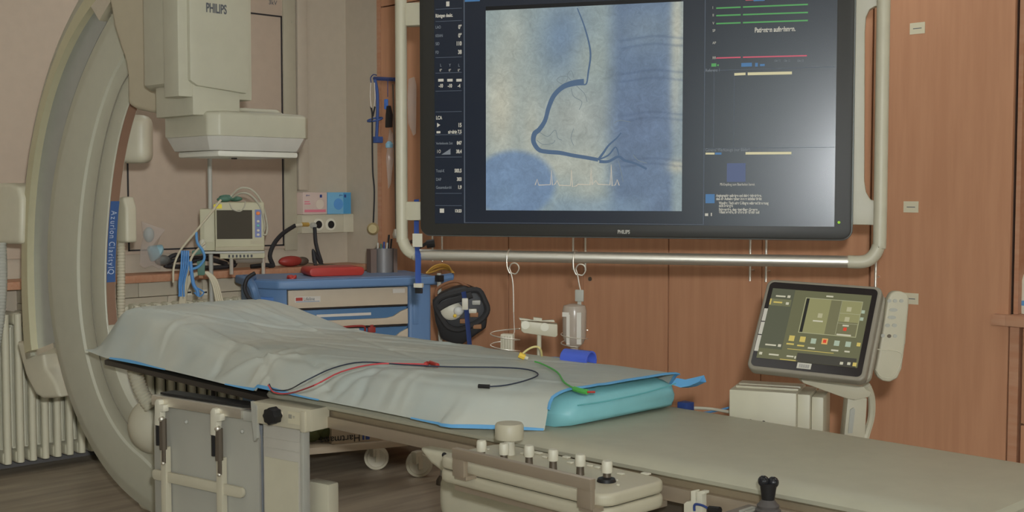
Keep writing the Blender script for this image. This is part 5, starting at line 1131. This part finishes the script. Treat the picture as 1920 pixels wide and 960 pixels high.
# grey pole beside the cart
dpp = 5.4
pl_ = thing('infusion_pole', 'thin grey pole standing beside the right end of the cart', 'pole', (dep(826, 640, dpp).x, dep(826, 640, dpp).y, 0))
pb_ = dep(826, 640, dpp)
put('pole_tube', MB().tube([dep(823, 512, dpp), pb_, (pb_.x + .01, pb_.y, .035)], .010, smooth=0), GREYP, pl_); put('pole_clamp', MB().box(dep(824, 522, dpp).x - .015, dep(824, 522, dpp).x + .015, dep(824, 522, dpp).y - .015, dep(824, 522, dpp).y + .015, dep(824, 522, dpp).z - .015, dep(824, 522, dpp).z + .015, bevel=.003), BLACK, pl_)
put('pole_base', MB().lathe([(0, 0), (.03, 0), (.028, .02), (.015, .04), (0, .04)], T(pb_.x + .01, pb_.y, 0)), DARKM, pl_)
# black open bag with white regulator
DB_ = 5.15
FB_ = Frame((dep(862, 590, DB_).x, dep(862, 590, DB_).y), (RGT.x, RGT.y))
bg = thing('equipment_bag', 'black open equipment bag with white flask hanging beside the cart', 'bag', FB_.w(0, 0, .7))
outl = [(812, 560), (826, 548), (850, 538), (872, 533), (892, 541), (908, 560), (916, 578), (913, 596), (912, 612), (894, 624), (866, 644), (850, 641), (828, 632), (818, 600)]
V0 = [FB_.hit(x, y, .08) for x, y in outl]
put('bag_body', MB().prism(V0, .01, .14, FB_.M, bevel=.012, seg=2), BLACK, bg)
rim = [(818, 576), (824, 560), (850, 551), (880, 545), (898, 545), (908, 562), (914, 580), (906, 596), (888, 608), (862, 618), (842, 614), (830, 600)]
put('bag_rim', MB().tube([FB_.w(FB_.hit(x, y, 0)[0], 0, FB_.hit(x, y, 0)[1]) for x, y in rim], .013, closed=True, smooth=3), mat('padded_rim', (40, 39, 39), .8), bg)
put('bag_floor', MB().prism([FB_.hit(x, y, .02) for x, y in rim], .012, .03, FB_.M), mat('bag_inside', (44, 36, 32), .7), bg)
put('front_band', MB().tube([FB_.w(FB_.hit(x, y, -.02)[0], -.02, FB_.hit(x, y, -.02)[1]) for x, y in [(822, 578), (840, 568), (862, 560), (885, 553)]], .012, flat=(.008, .014)), mat('padded_rim', (40, 39, 39), .8), bg)
q = FB_.hit(846, 582, .0); put('white_flask', MB().ball((q[0], .0, q[1]), .045, M=FB_.M, sc=(1.1, .4, .95)), WHITE, bg)
q = FB_.hit(860, 583, -.02); put('flask_cap', MB().ball((q[0], -.025, q[1]), .020, M=FB_.M, sc=(1.1, .7, 1)), mat('pale_cap', (172, 172, 166), .4), bg)
q = FB_.hit(853, 592, -.03); put('yellow_tip', MB().ball((q[0], -.035, q[1]), .008, M=FB_.M), YELL, bg)
for x, y, mm, nm in ((893, 567, GREYP, 'metal_fitting'), (886, 583, WHITE, 'white_bag_item'), (889, 590, mat('tan_item', (120, 84, 54), .6), 'tan_pouch'), (870, 602, mat('tan_item', (120, 84, 54), .6), 'tan_pouch'), (895, 612, mat('tan_item', (120, 84, 54), .6), 'tan_pouch')):
    q = FB_.hit(x, y, 0); put(nm, MB().box(q[0] - .018, q[0] + .018, -.012, .02, q[1] - .01, q[1] + .01, FB_.M, bevel=.004), mm, bg)
put('hanging_loop', MB().tube([FB_.w(FB_.hit(x, y, .05)[0], .05, FB_.hit(x, y, .05)[1]) for x, y in [(820, 565), (818, 545), (835, 532), (858, 528), (880, 540)]], .007), mat('brown_strap', (110, 74, 50), .6), bg)
bs = thing('blue_strap', 'dark blue webbing strap with white buckle over the black bag', 'strap', FB_.w(FB_.hit(874, 600, -.03)[0], -.03, .7))
put('webbing', MB().tube([FB_.w(FB_.hit(x, y, -.035)[0], -.035, FB_.hit(x, y, -.035)[1]) for x, y in [(869, 547), (874, 575), (876, 600), (879, 630), (882, 662)]], .01, flat=(.013, .002)), mat('navy_webbing', (34, 50, 92), .7), bs)
q = FB_.hit(872, 570, -.04); put('buckle', MB().box(q[0] - .013, q[0] + .013, -.046, -.036, q[1] - .025, q[1] + .025, FB_.M, bevel=.003), WHITE, bs)

# trolley tray and carton seen under the table
tr_ = thing('low_trolley', 'low flat trolley shelf seen under the table beside the cart', 'trolley', (-4.5, 3.2, 0))
FTr = Frame((dep(650, 835, 5.25).x, dep(650, 835, 5.25).y), (CD.x, CD.y))
a0, a1 = FTr.hit(560, 835)[0], FTr.hit(766, 835)[0]
zt2 = FTr.hit(640, 835)[1]
put('tray', MB().box(a0 - .1, a1, 0, .24, zt2 - .03, zt2, FTr.M, bevel=.004), mat('tray_grey', (136, 124, 106), .4), tr_)
put('legs', MB().box(a0, a0 + .03, .02, .05, 0, zt2 - .03, FTr.M).box(a0, a0 + .03, .19, .22, 0, zt2 - .03, FTr.M), BLACK, tr_)
cn = thing('carton', 'beige carton with inverted black lettering on the low trolley shelf', 'carton', FTr.w(.05, .1, zt2))
n0, n1 = FTr.hit(622, 815, .03)[0], FTr.hit(730, 815, .03)[0]
put('carton_body', MB().box(n0, n1, .03, .2, zt2 + .0005, zt2 + .12, FTr.M, bevel=.002), mat('carton_beige', (138, 124, 104), .7), cn)
q = FTr.hit(672, 812, .028)
put('carton_lettering', MB().text('Hartmann', .045, FTr.M @ T(FTr.hit(676, 812, .028)[0], .0285, FTr.hit(676, 814, .028)[1]) @ RY(math.pi)), BLACK, cn)
put('carton_emblem', MB().box(FTr.hit(680, 824, .028)[0], FTr.hit(683, 824, .028)[0], .0275, .0295, zt2 + .01, zt2 + .06, FTr.M).box(FTr.hit(686, 824, .028)[0], FTr.hit(693, 824, .028)[0], .0275, .0295, zt2 + .01, zt2 + .03, FTr.M).box(FTr.hit(684, 824, .028)[0], FTr.hit(692, 824, .028)[0], .0275, .0295, zt2 + .045, zt2 + .06, FTr.M), BLUED, cn)
gb = MB()
for k in range(6): gb.ball(tuple(FTr.w(FTr.hit(585 + k * 6, 812, .1)[0], .1 + .02 * (k % 2), zt2 + .045 + .01 * (k % 3))), .04)
single('green_bundle', gb, mat('olive_cloth', (62, 66, 36), .8), 'dark green cloth bundle on the low trolley shelf', 'cloth')

# ------------------------------------------------------------------ patient monitor on its own pole, with cables
PD = 5.3
FP = Frame((dep(440, 430, PD).x, dep(440, 430, PD).y), (CD * .55 + RGT * .45).xy)
def PP(px, py, d=0): return FP.hit(px, py, d)
pm = thing('patient_monitor', 'cream bedside patient monitor with dark screen and blue key strip', 'monitor', FP.w(0, .05, PP(440, 478)[1]))
m0, m1 = PP(403, 430)[0], PP(496, 430)[0]; mz0 = PP(450, 470)[1]; mz1 = PP(450, 379)[1]
CRM = mat('aged_cream_plastic', (150, 145, 120), .5)
put('monitor_case', MB().box(m0, m1, 0, .16, mz0, mz1, FP.M, bevel=.008), CRM, pm)
put('rear_rack', MB().box(m0 - .065, m0, .02, .16, mz0, mz1 - .03, FP.M, bevel=.006).box(m0 - .045, m0 - .005, .012, .03, mz0 + .04, mz1 - .05, FP.M), CRM, pm)
put('screen', MB().box(PP(406.5, 420)[0], PP(473, 420)[0], -.003, .002, PP(440, 448)[1], PP(440, 394)[1], FP.M), mat('dark_brown_screen', (52, 46, 34), .5, spec=.12), pm)
ks = put('key_strip', MB().box(PP(478, 420)[0], PP(490, 420)[0], -.003, .002, PP(484, 445)[1], PP(484, 393)[1], FP.M), mat('key_strip_blue', (84, 92, 130), .5), pm)
for k, (py, mm) in enumerate(((400, mat('orange_key', (205, 110, 60), .5)), (415, WHITE), (423, mat('teal_key', (90, 150, 140), .5)), (432, WHITE), (440, WHITE))):
    q = PP(484, py); put('key', MB().ball((q[0], -.003, q[1]), .009 if k == 0 else .0065, M=FP.M, sc=(1, .4, .9)), mm, ks)
put('yellow_sticker', MB().box(PP(396, 385)[0] + .01, PP(416, 385)[0], -.002, .0, PP(404, 391)[1], PP(404, 383)[1], FP.M), mat('sticker_yellow', (190, 175, 50), .6), pm)
put('bottom_lip', MB().box(m0, m1 - .002, -.006, .02, mz0, mz0 + .018, FP.M, bevel=.003).box(PP(470, 455)[0], PP(493, 455)[0], -.002, .0, PP(480, 457)[1], PP(480, 451)[1], FP.M), mat('lip_grey', (140, 132, 108), .5), pm)
tp2 = MB()
for i, (px, py) in enumerate(((420, 374), (432, 371), (441, 373), (424, 370))): q = PP(px, py, .05); tp2.ball((q[0], .05 + .01 * i, q[1]), .02, M=FP.M, sc=(1.6, 1, .6))
put('top_wrap', tp2, GREEND, pm)
sf = thing('monitor_stand', 'silver pole stand with bracket shelf carrying the patient monitor', 'stand', FP.w(PP(396, 520)[0], .08, 0))
px_ = PP(396, 520, .1)[0]; zsh = PP(450, 475)[1]
put('pole_tube', MB().tube([(px_, .1, .04), (px_, .1, 1.56)], .010, M=FP.M, smooth=0, seg=12), GREYP, sf)
put('shelf_plate', MB().box(m0 - .06, m1, -.01, .17, mz0 - .012, mz0 - .002, FP.M, bevel=.002), GREYP, sf)
md = put('module_rack', MB().box(m0 + .02, m1 - .0, .0, .15, mz0 - .035, mz0 - .012, FP.M, bevel=.003), CRM, sf)
for k in range(7): q = PP(428 + k * 7, 475, 0)[0]; put('vent_slot', MB().box(q, q + .008, -.003, .001, mz0 - .03, mz0 - .018, FP.M), BLACK, md)
put('lower_device', MB().box(PP(442, 490)[0], PP(492, 490)[0], .01, .14, PP(450, 494)[1], mz0 - .036, FP.M, bevel=.003), mat('brown_device', (84, 74, 60), .5), sf)
put('clamp_knob', MB().ball((PP(380, 459)[0], .03, PP(380, 459)[1]), .022, M=FP.M, sc=(.8, 1, 1.3)), WHITE, sf)
for px in (434, 494): q = PP(px, 500)[0]; put('shelf_post', MB().tube([(q, .03, PP(450, 515)[1]), (q, .03, mz0 - .03)], .009, M=FP.M, smooth=0), SILV, sf)
put('stand_base', MB().box(px_ - .2, px_ + .2, .07, .13, .03, .06, FP.M, bevel=.01).box(px_ - .03, px_ + .03, -.1, .3, .03, .06, FP.M, bevel=.01).box(px_ - .2, px_ - .17, .08, .12, 0, .03, FP.M).box(px_ + .17, px_ + .2, .08, .12, 0, .03, FP.M), DARKM, sf)
def W2(px, py, d=0): a = PP(px, py, d); return FP.w(a[0], d, a[1])
ccb = MB()
for i in range(5):
    dx_ = i * 2.2; ccb.tube([W2(378 - dx_, 512, -.02), W2(362 - dx_, 520, -.03), W2(350 - dx_, 545, -.03), W2(345 - dx_ * 1.1, 590, -.03), W2(344 - dx_, 640, -.02)], .0055)
for i in range(4):
    dx_ = i * 3; ccb.tube([W2(384 + dx_ * .5, 510, -.02), W2(396 + dx_, 525, -.03), W2(405 + dx_ * 1.2, 560, -.03), W2(412 + dx_ * 1.6, 600, -.03), W2(414 + dx_ * 2, 640, -.02)], .0055)
single('cable_bundle', ccb, CABW, 'fan of cream patient cables hanging below the monitor stand', 'cables')
single('long_cream_cable', MB().tube([W2(414, 375, -.02), W2(395, 400, -.05), W2(362, 440, -.05), W2(338, 470, -.05), W2(326, 500, -.05), W2(325, 530, -.05)], .005).tube([W2(385, 455, -.04), W2(362, 478, -.05), W2(352, 510, -.05), W2(345, 560, -.05)], .0055), CABW, 'pair of cream cables running down left of the patient monitor', 'cables')
single('grey_sensor_cable', MB().tube([W2(433, 368, .03), W2(450, 353, .02), W2(472, 356, .02), W2(490, 378, .02), W2(500, 415, .02), W2(500, 438, .0), W2(493, 440, .0)], .0045).tube([W2(436, 370, .03), W2(452, 362, .0), W2(470, 366, .0), W2(488, 388, .0), W2(496, 420, .0), W2(495, 434, .0)], .0045).tube([W2(430, 380, -.02), W2(436, 392, -.02), W2(450, 396, -.02), W2(458, 388, -.02), W2(460, 378, -.01)], .003), mat('grey_cream_cable', (142, 138, 122), .5), 'grey cream cables arching over the right side of the patient monitor', 'cables')
single('blue_tubing', MB().tube([W2(368, 435, -.05), W2(370, 455, -.05), W2(380, 470, -.06), W2(383, 485, -.06), W2(372, 500, -.06), W2(355, 506, -.06)], .006), CABB, 'light blue tubing looped beside the monitor pole', 'tubing')
bb = MB()
for i, (x0, x1) in enumerate(((345, 338), (349, 341), (353, 345), (341, 336))): bb.tube([W2(x0, 470, -.06), W2(x0 - 1, 500, -.07), W2(x1, 530, -.06), W2(x1 - 2 + i, 556, -.06)], .0042)
bb.tube([W2(357, 490, -.06), W2(362, 530, -.06), W2(370, 545, -.06), W2(371, 555, -.06)], .008).tube([W2(370, 540, -.06), W2(382, 548, -.06), W2(374, 556, -.06), W2(364, 548, -.06)], .003)
single('blue_lead_set', bb, mat('bright_blue_leads', (66, 112, 160), .5), 'bundle of bright blue leads hanging from the monitor stand', 'leads')
gc = thing('cable_clip', 'dark green cable clamp gathering the cream cables', 'clip', W2(376, 512, -.03))
put('clip_body', MB().prism([PP(x, y, -.04) for x, y in [(369, 490), (385, 486), (384, 516), (371, 516)]], -.05, -.025, FP.M, bevel=.003).prism([PP(x, y, -.04) for x, y in [(360, 470), (380, 466), (378, 476), (360, 480)]], -.05, -.03, FP.M, bevel=.003), GREEND, gc)
put('clip_hook', MB().box(PP(373, 520, -.03)[0], PP(381, 520, -.03)[0], -.045, -.03, PP(376, 521, -.03)[1], PP(376, 514, -.03)[1], FP.M), mat('tan_item', (120, 84, 54), .6), gc)
bcb = MB(); P = []
for k in range(26): a = k * .7; P.append(W2(372 + 62 * math.cos(a * .5 + .3) * (1 - .01 * k), 488 + 10 * math.sin(a) + .1 * k, .32 + .02 * math.sin(a * 1.3)))
bcb.tube([Vector((p.x, p.y, max(p.z, .918))) for p in P], .011, smooth=3)
bcb2 = [hx(x, y, LX + .12) for x, y in [(305, 493), (330, 478), (360, 490), (400, 476), (430, 487), (440, 497), (400, 502), (340, 500), (310, 498), (330, 488), (380, 484), (425, 495)]]
single('black_cable_coil', MB().tube([Vector((p.x, p.y, max(p.z, .917))) for p in bcb2], .012, smooth=4), BLKR, 'loose coil of thick black cable on the worktop behind the monitor stand', 'cable')
# resuscitation mask set in a clear bag
rb = thing('mask_bag', 'clear plastic bag holding a breathing mask on the worktop', 'bag', hx(290, 505, LX + .1))
def W3(px, py, d): return hx(px, py, LX + d)
out = [(265, 415), (285, 422), (310, 431), (302, 440), (294, 462), (305, 480), (300, 505), (285, 498), (272, 503), (262, 498), (263, 470), (268, 445)]
V = []; n = len(out)
for d in (.06, .14):
    for x, y in out: p = W3(x, y, d); V.append((p.x, p.y, max(p.z, .908)))
ctr = [W3(283, 465, .03), W3(283, 465, .18)]; V += [tuple(ctr[0]), tuple(ctr[1])]
Fc = [(i, (i + 1) % n, n + (i + 1) % n, n + i) for i in range(n)] + [(i, (i + 1) % n, 2 * n) for i in range(n)] + [(n + i, n + (i + 1) % n, 2 * n + 1) for i in range(n)]
put('film', MB().add(V, Fc), CLEAR, rb)
put('mask_valve', MB().ball(tuple(W3(279, 440, .1)), .028, sc=(1, 1, 1.4)), mat('milky_teal', (130, 145, 145), .3, alpha=.75), rb)
put('mask_cone', MB().lathe([(0, 0), (.045, 0), (.05, .01), (.02, .05), (.012, .06), (0, .06)], T(*W3(296, 476, .1)) @ RX(1.0)), mat('pale_teal_mask', (120, 150, 158), .3, alpha=.85), rb)
put('bag_bulb', MB().ball(tuple(W3(305, 488, .12)), .035, sc=(1, 1.2, .8)), mat('smoky_clear', (90, 92, 88), .2, alpha=.7), rb)

# ------------------------------------------------------------------ rack of hanging items at the left cabinet edge
YH = FY - .06
hr = thing('hook_rail', 'blue hook rail holding a stethoscope at the left cabinet edge', 'rail', hy(715, 150, FY - .03))
def H(px, py, d=.06): return hy(px, py, FY - d)
put('rail_arm', MB().tube([H(702, 147, .04), H(740, 149, .04)], .012, smooth=0, seg=6), mat('hook_blue', (46, 58, 98), .5), hr)
put('hanger_bar', MB().tube([H(703, 150), H(707, 170), H(708, 200), H(707, 240), H(706, 258)], .009), mat('hook_blue2', (50, 70, 116), .5), hr)
put('hanger_foot', MB().box(H(706, 262).x - .022, H(706, 262).x + .022, FY - .075, FY - .03, H(706, 268).z, H(706, 256).z, bevel=.004), mat('hook_blue2', (50, 70, 116), .5), hr)
ctr_ = H(703, 224); put('ring', MB().tube([(ctr_.x + .055 * math.cos(a), ctr_.y - .0 + .03 * math.sin(a), ctr_.z + .012 * math.sin(a)) for a in np.linspace(0, 6.28, 14)[:-1]], .005, closed=True), mat('hook_blue2', (50, 70, 116), .5), hr)
put('end_hook', MB().tube([H(696, 155), H(695, 146), H(700, 140), H(706, 141)], .003), mat('hook_blue', (46, 58, 98), .5), hr)
sth = thing('stethoscope', 'black stethoscope hanging with its chest piece at the bottom', 'stethoscope', H(700, 430, .09))
put('ear_tubes', MB().tube([H(695, 155, .09), H(694, 180, .09), H(697, 210, .09)], .003).tube([H(702, 155, .09), H(703, 185, .09), H(700, 210, .09)], .003), SILV, sth)
put('tubing', MB().tube([H(695, 200, .09), H(698, 215, .09), H(698, 260, .09), H(699, 320, .09), H(702, 360, .09), H(700, 418, .09)], .0045).tube([H(703, 200, .09), H(699, 218, .09)], .0045), BLKR, sth)
q = H(700, 429, .09); cp = put('chest_piece', MB().lathe([(0, 0), (.024, 0), (.026, .006), (.018, .014), (0, .014)], T(q.x, q.y, q.z) @ RZ(math.radians(40)) @ RX(math.pi / 2) @ Matrix.Scale(1.35, 4)), mat('brass_chest', (150, 136, 100), .35, metal=.5), sth)
q = H(724, 195); tg = thing('blue_tag', 'small blue tag hanging from the hook rail', 'tag', (q.x, q.y, q.z))
put('tag_body', MB().box(q.x - .014, q.x + .014, q.y - .006, q.y + .006, q.z - .03, q.z + .028, bevel=.006), mat('tag_blue', (60, 96, 160), .5), tg); put('cord', MB().tube([H(727, 150), H(727, 182)], .002, smooth=0), BLUED, tg)
q = H(729, 222, .08); single('black_pouch', MB().prism([(q.x - .022, q.z - .05), (q.x + .02, q.z - .05), (q.x + .024, q.z + .02), (q.x + .006, q.z + .07), (q.x - .008, q.z + .07), (q.x - .018, q.z + .02)], q.y - .01, q.y + .012, bevel=.004), BLACK, 'black pouch hanging between the blue tag and the frame tube', 'pouch')
cs = MB()
for dx_ in (0, 3): cs.tube([H(736 + dx_ * .6, 158, .09), H(739 + dx_ * .4, 260, .09), H(741 + dx_ * .3, 360, .09), H(742 + dx_ * .3, 430, .09)], .0022 if dx_ else .003)
single('second_tubing', cs, DARKM, 'thin dark tubing hanging left of the display frame tube', 'tubing')
q = H(742, 438, .09); single('second_chest_piece', MB().lathe([(0, 0), (.014, 0), (.018, .02), (.010, .05), (0, .05)], T(q.x, q.y, q.z - .025)), SILV, 'small metal end piece at the bottom of the thin dark tubing', 'chest piece')
def filmbag(name, pts, d, label, m_=CLEAR):
    ps = [H(x, y, d) for x, y in pts]; c = sum(ps, Vector()) / len(ps); n = len(ps)
    V = [tuple(p) for p in ps] + [(c.x, c.y - .03, c.z), (c.x, c.y + .025, c.z)]
    return single(name, MB().add(V, [(i, (i + 1) % n, n) for i in range(n)] + [(i, (i + 1) % n, n + 1) for i in range(n)]), m_, label, 'bag')
filmbag('film_bag', [(766, 148), (777, 144), (781, 160), (780, 250), (775, 255), (765, 230), (764, 180)], .048, 'clear plastic bag hanging between frame tube and display')
filmbag('mask_pack', [(730, 240), (737, 250), (738, 300), (733, 345), (728, 355), (726, 320), (729, 280)], .048, 'long clear pack hanging under the black pouch')
q = H(730, 277, .1); single('pale_blue_filter', MB().lathe([(0, 0), (.02, 0), (.022, .02), (.01, .035), (0, .035)], T(q.x, q.y, q.z)), mat('pale_blue', (110, 150, 170), .4), 'pale blue filter cup hanging under the black pouch', 'filter')
# blue lanyard with white tape at the lower left of the display frame
ln_ = thing('blue_lanyard', 'bright blue lanyard hanging from the left end of the bar', 'lanyard', FMN.w(MP(785, 540)[0], 0, MP(785, 550)[1]))
def MW(px, py, d=0): a = MP(px, py, d); return FMN.w(a[0], d, a[1])
put('webbing', MB().tube([MW(781, 374, .085), MW(781, 440, .085), MW(783, 470, .0), MW(784, 484, -.004), MW(784, 520, .0), MW(785, 536, .0)], .01, flat=(.0105, .0015)), STRAP, ln_)
put('tape', MB().box(MP(773, 440, -.01)[0], MP(791, 440, -.01)[0], -.008, -.004, MP(781, 463, -.01)[1], MP(781, 438, -.01)[1], FMN.M), WHITE, ln_)
cl_ = put('white_buckle', MB().box(MP(777, 535)[0], MP(793, 535)[0], -.008, .006, MP(785, 539)[1], MP(785, 531)[1], FMN.M, bevel=.001), WHITE, ln_)
put('black_clip', MB().box(MP(779, 545)[0], MP(792, 545)[0], -.006, .005, MP(785, 550)[1], MP(785, 540)[1], FMN.M, bevel=.002), BLACK, ln_)
q = dep(808, 458, 4.4); t = thing('black_grip', 'black round grip behind the left end of the bar', 'grip', q)
put('grip_body', MB().tube([dep(800, 458, 4.4), dep(815, 456, 4.4)], .015, smooth=0), BLACK, t); put('grip_arm', MB().tube([FMN.w(xl + .015, dF, zbar + .03), dep(764, 462, 4.2), dep(772, 452, 4.4), dep(783, 464, 4.4), dep(800, 456, 4.4)], .006), BLACK, t)
# black cable loop at the left of the cart
single('black_cart_cable', MB().tube([W2(478, 512, -.05), W2(464, 522, -.06), W2(459, 540, -.06), W2(466, 558, -.06), W2(478, 568, -.05), W2(487, 580, -.04)], .009).tube([W2(470, 562, -.05), W2(476, 576, -.05), W2(484, 580, -.05), W2(488, 568, -.05)], .003), BLKR, 'thick black cable looping at the left corner of the cart', 'cable')
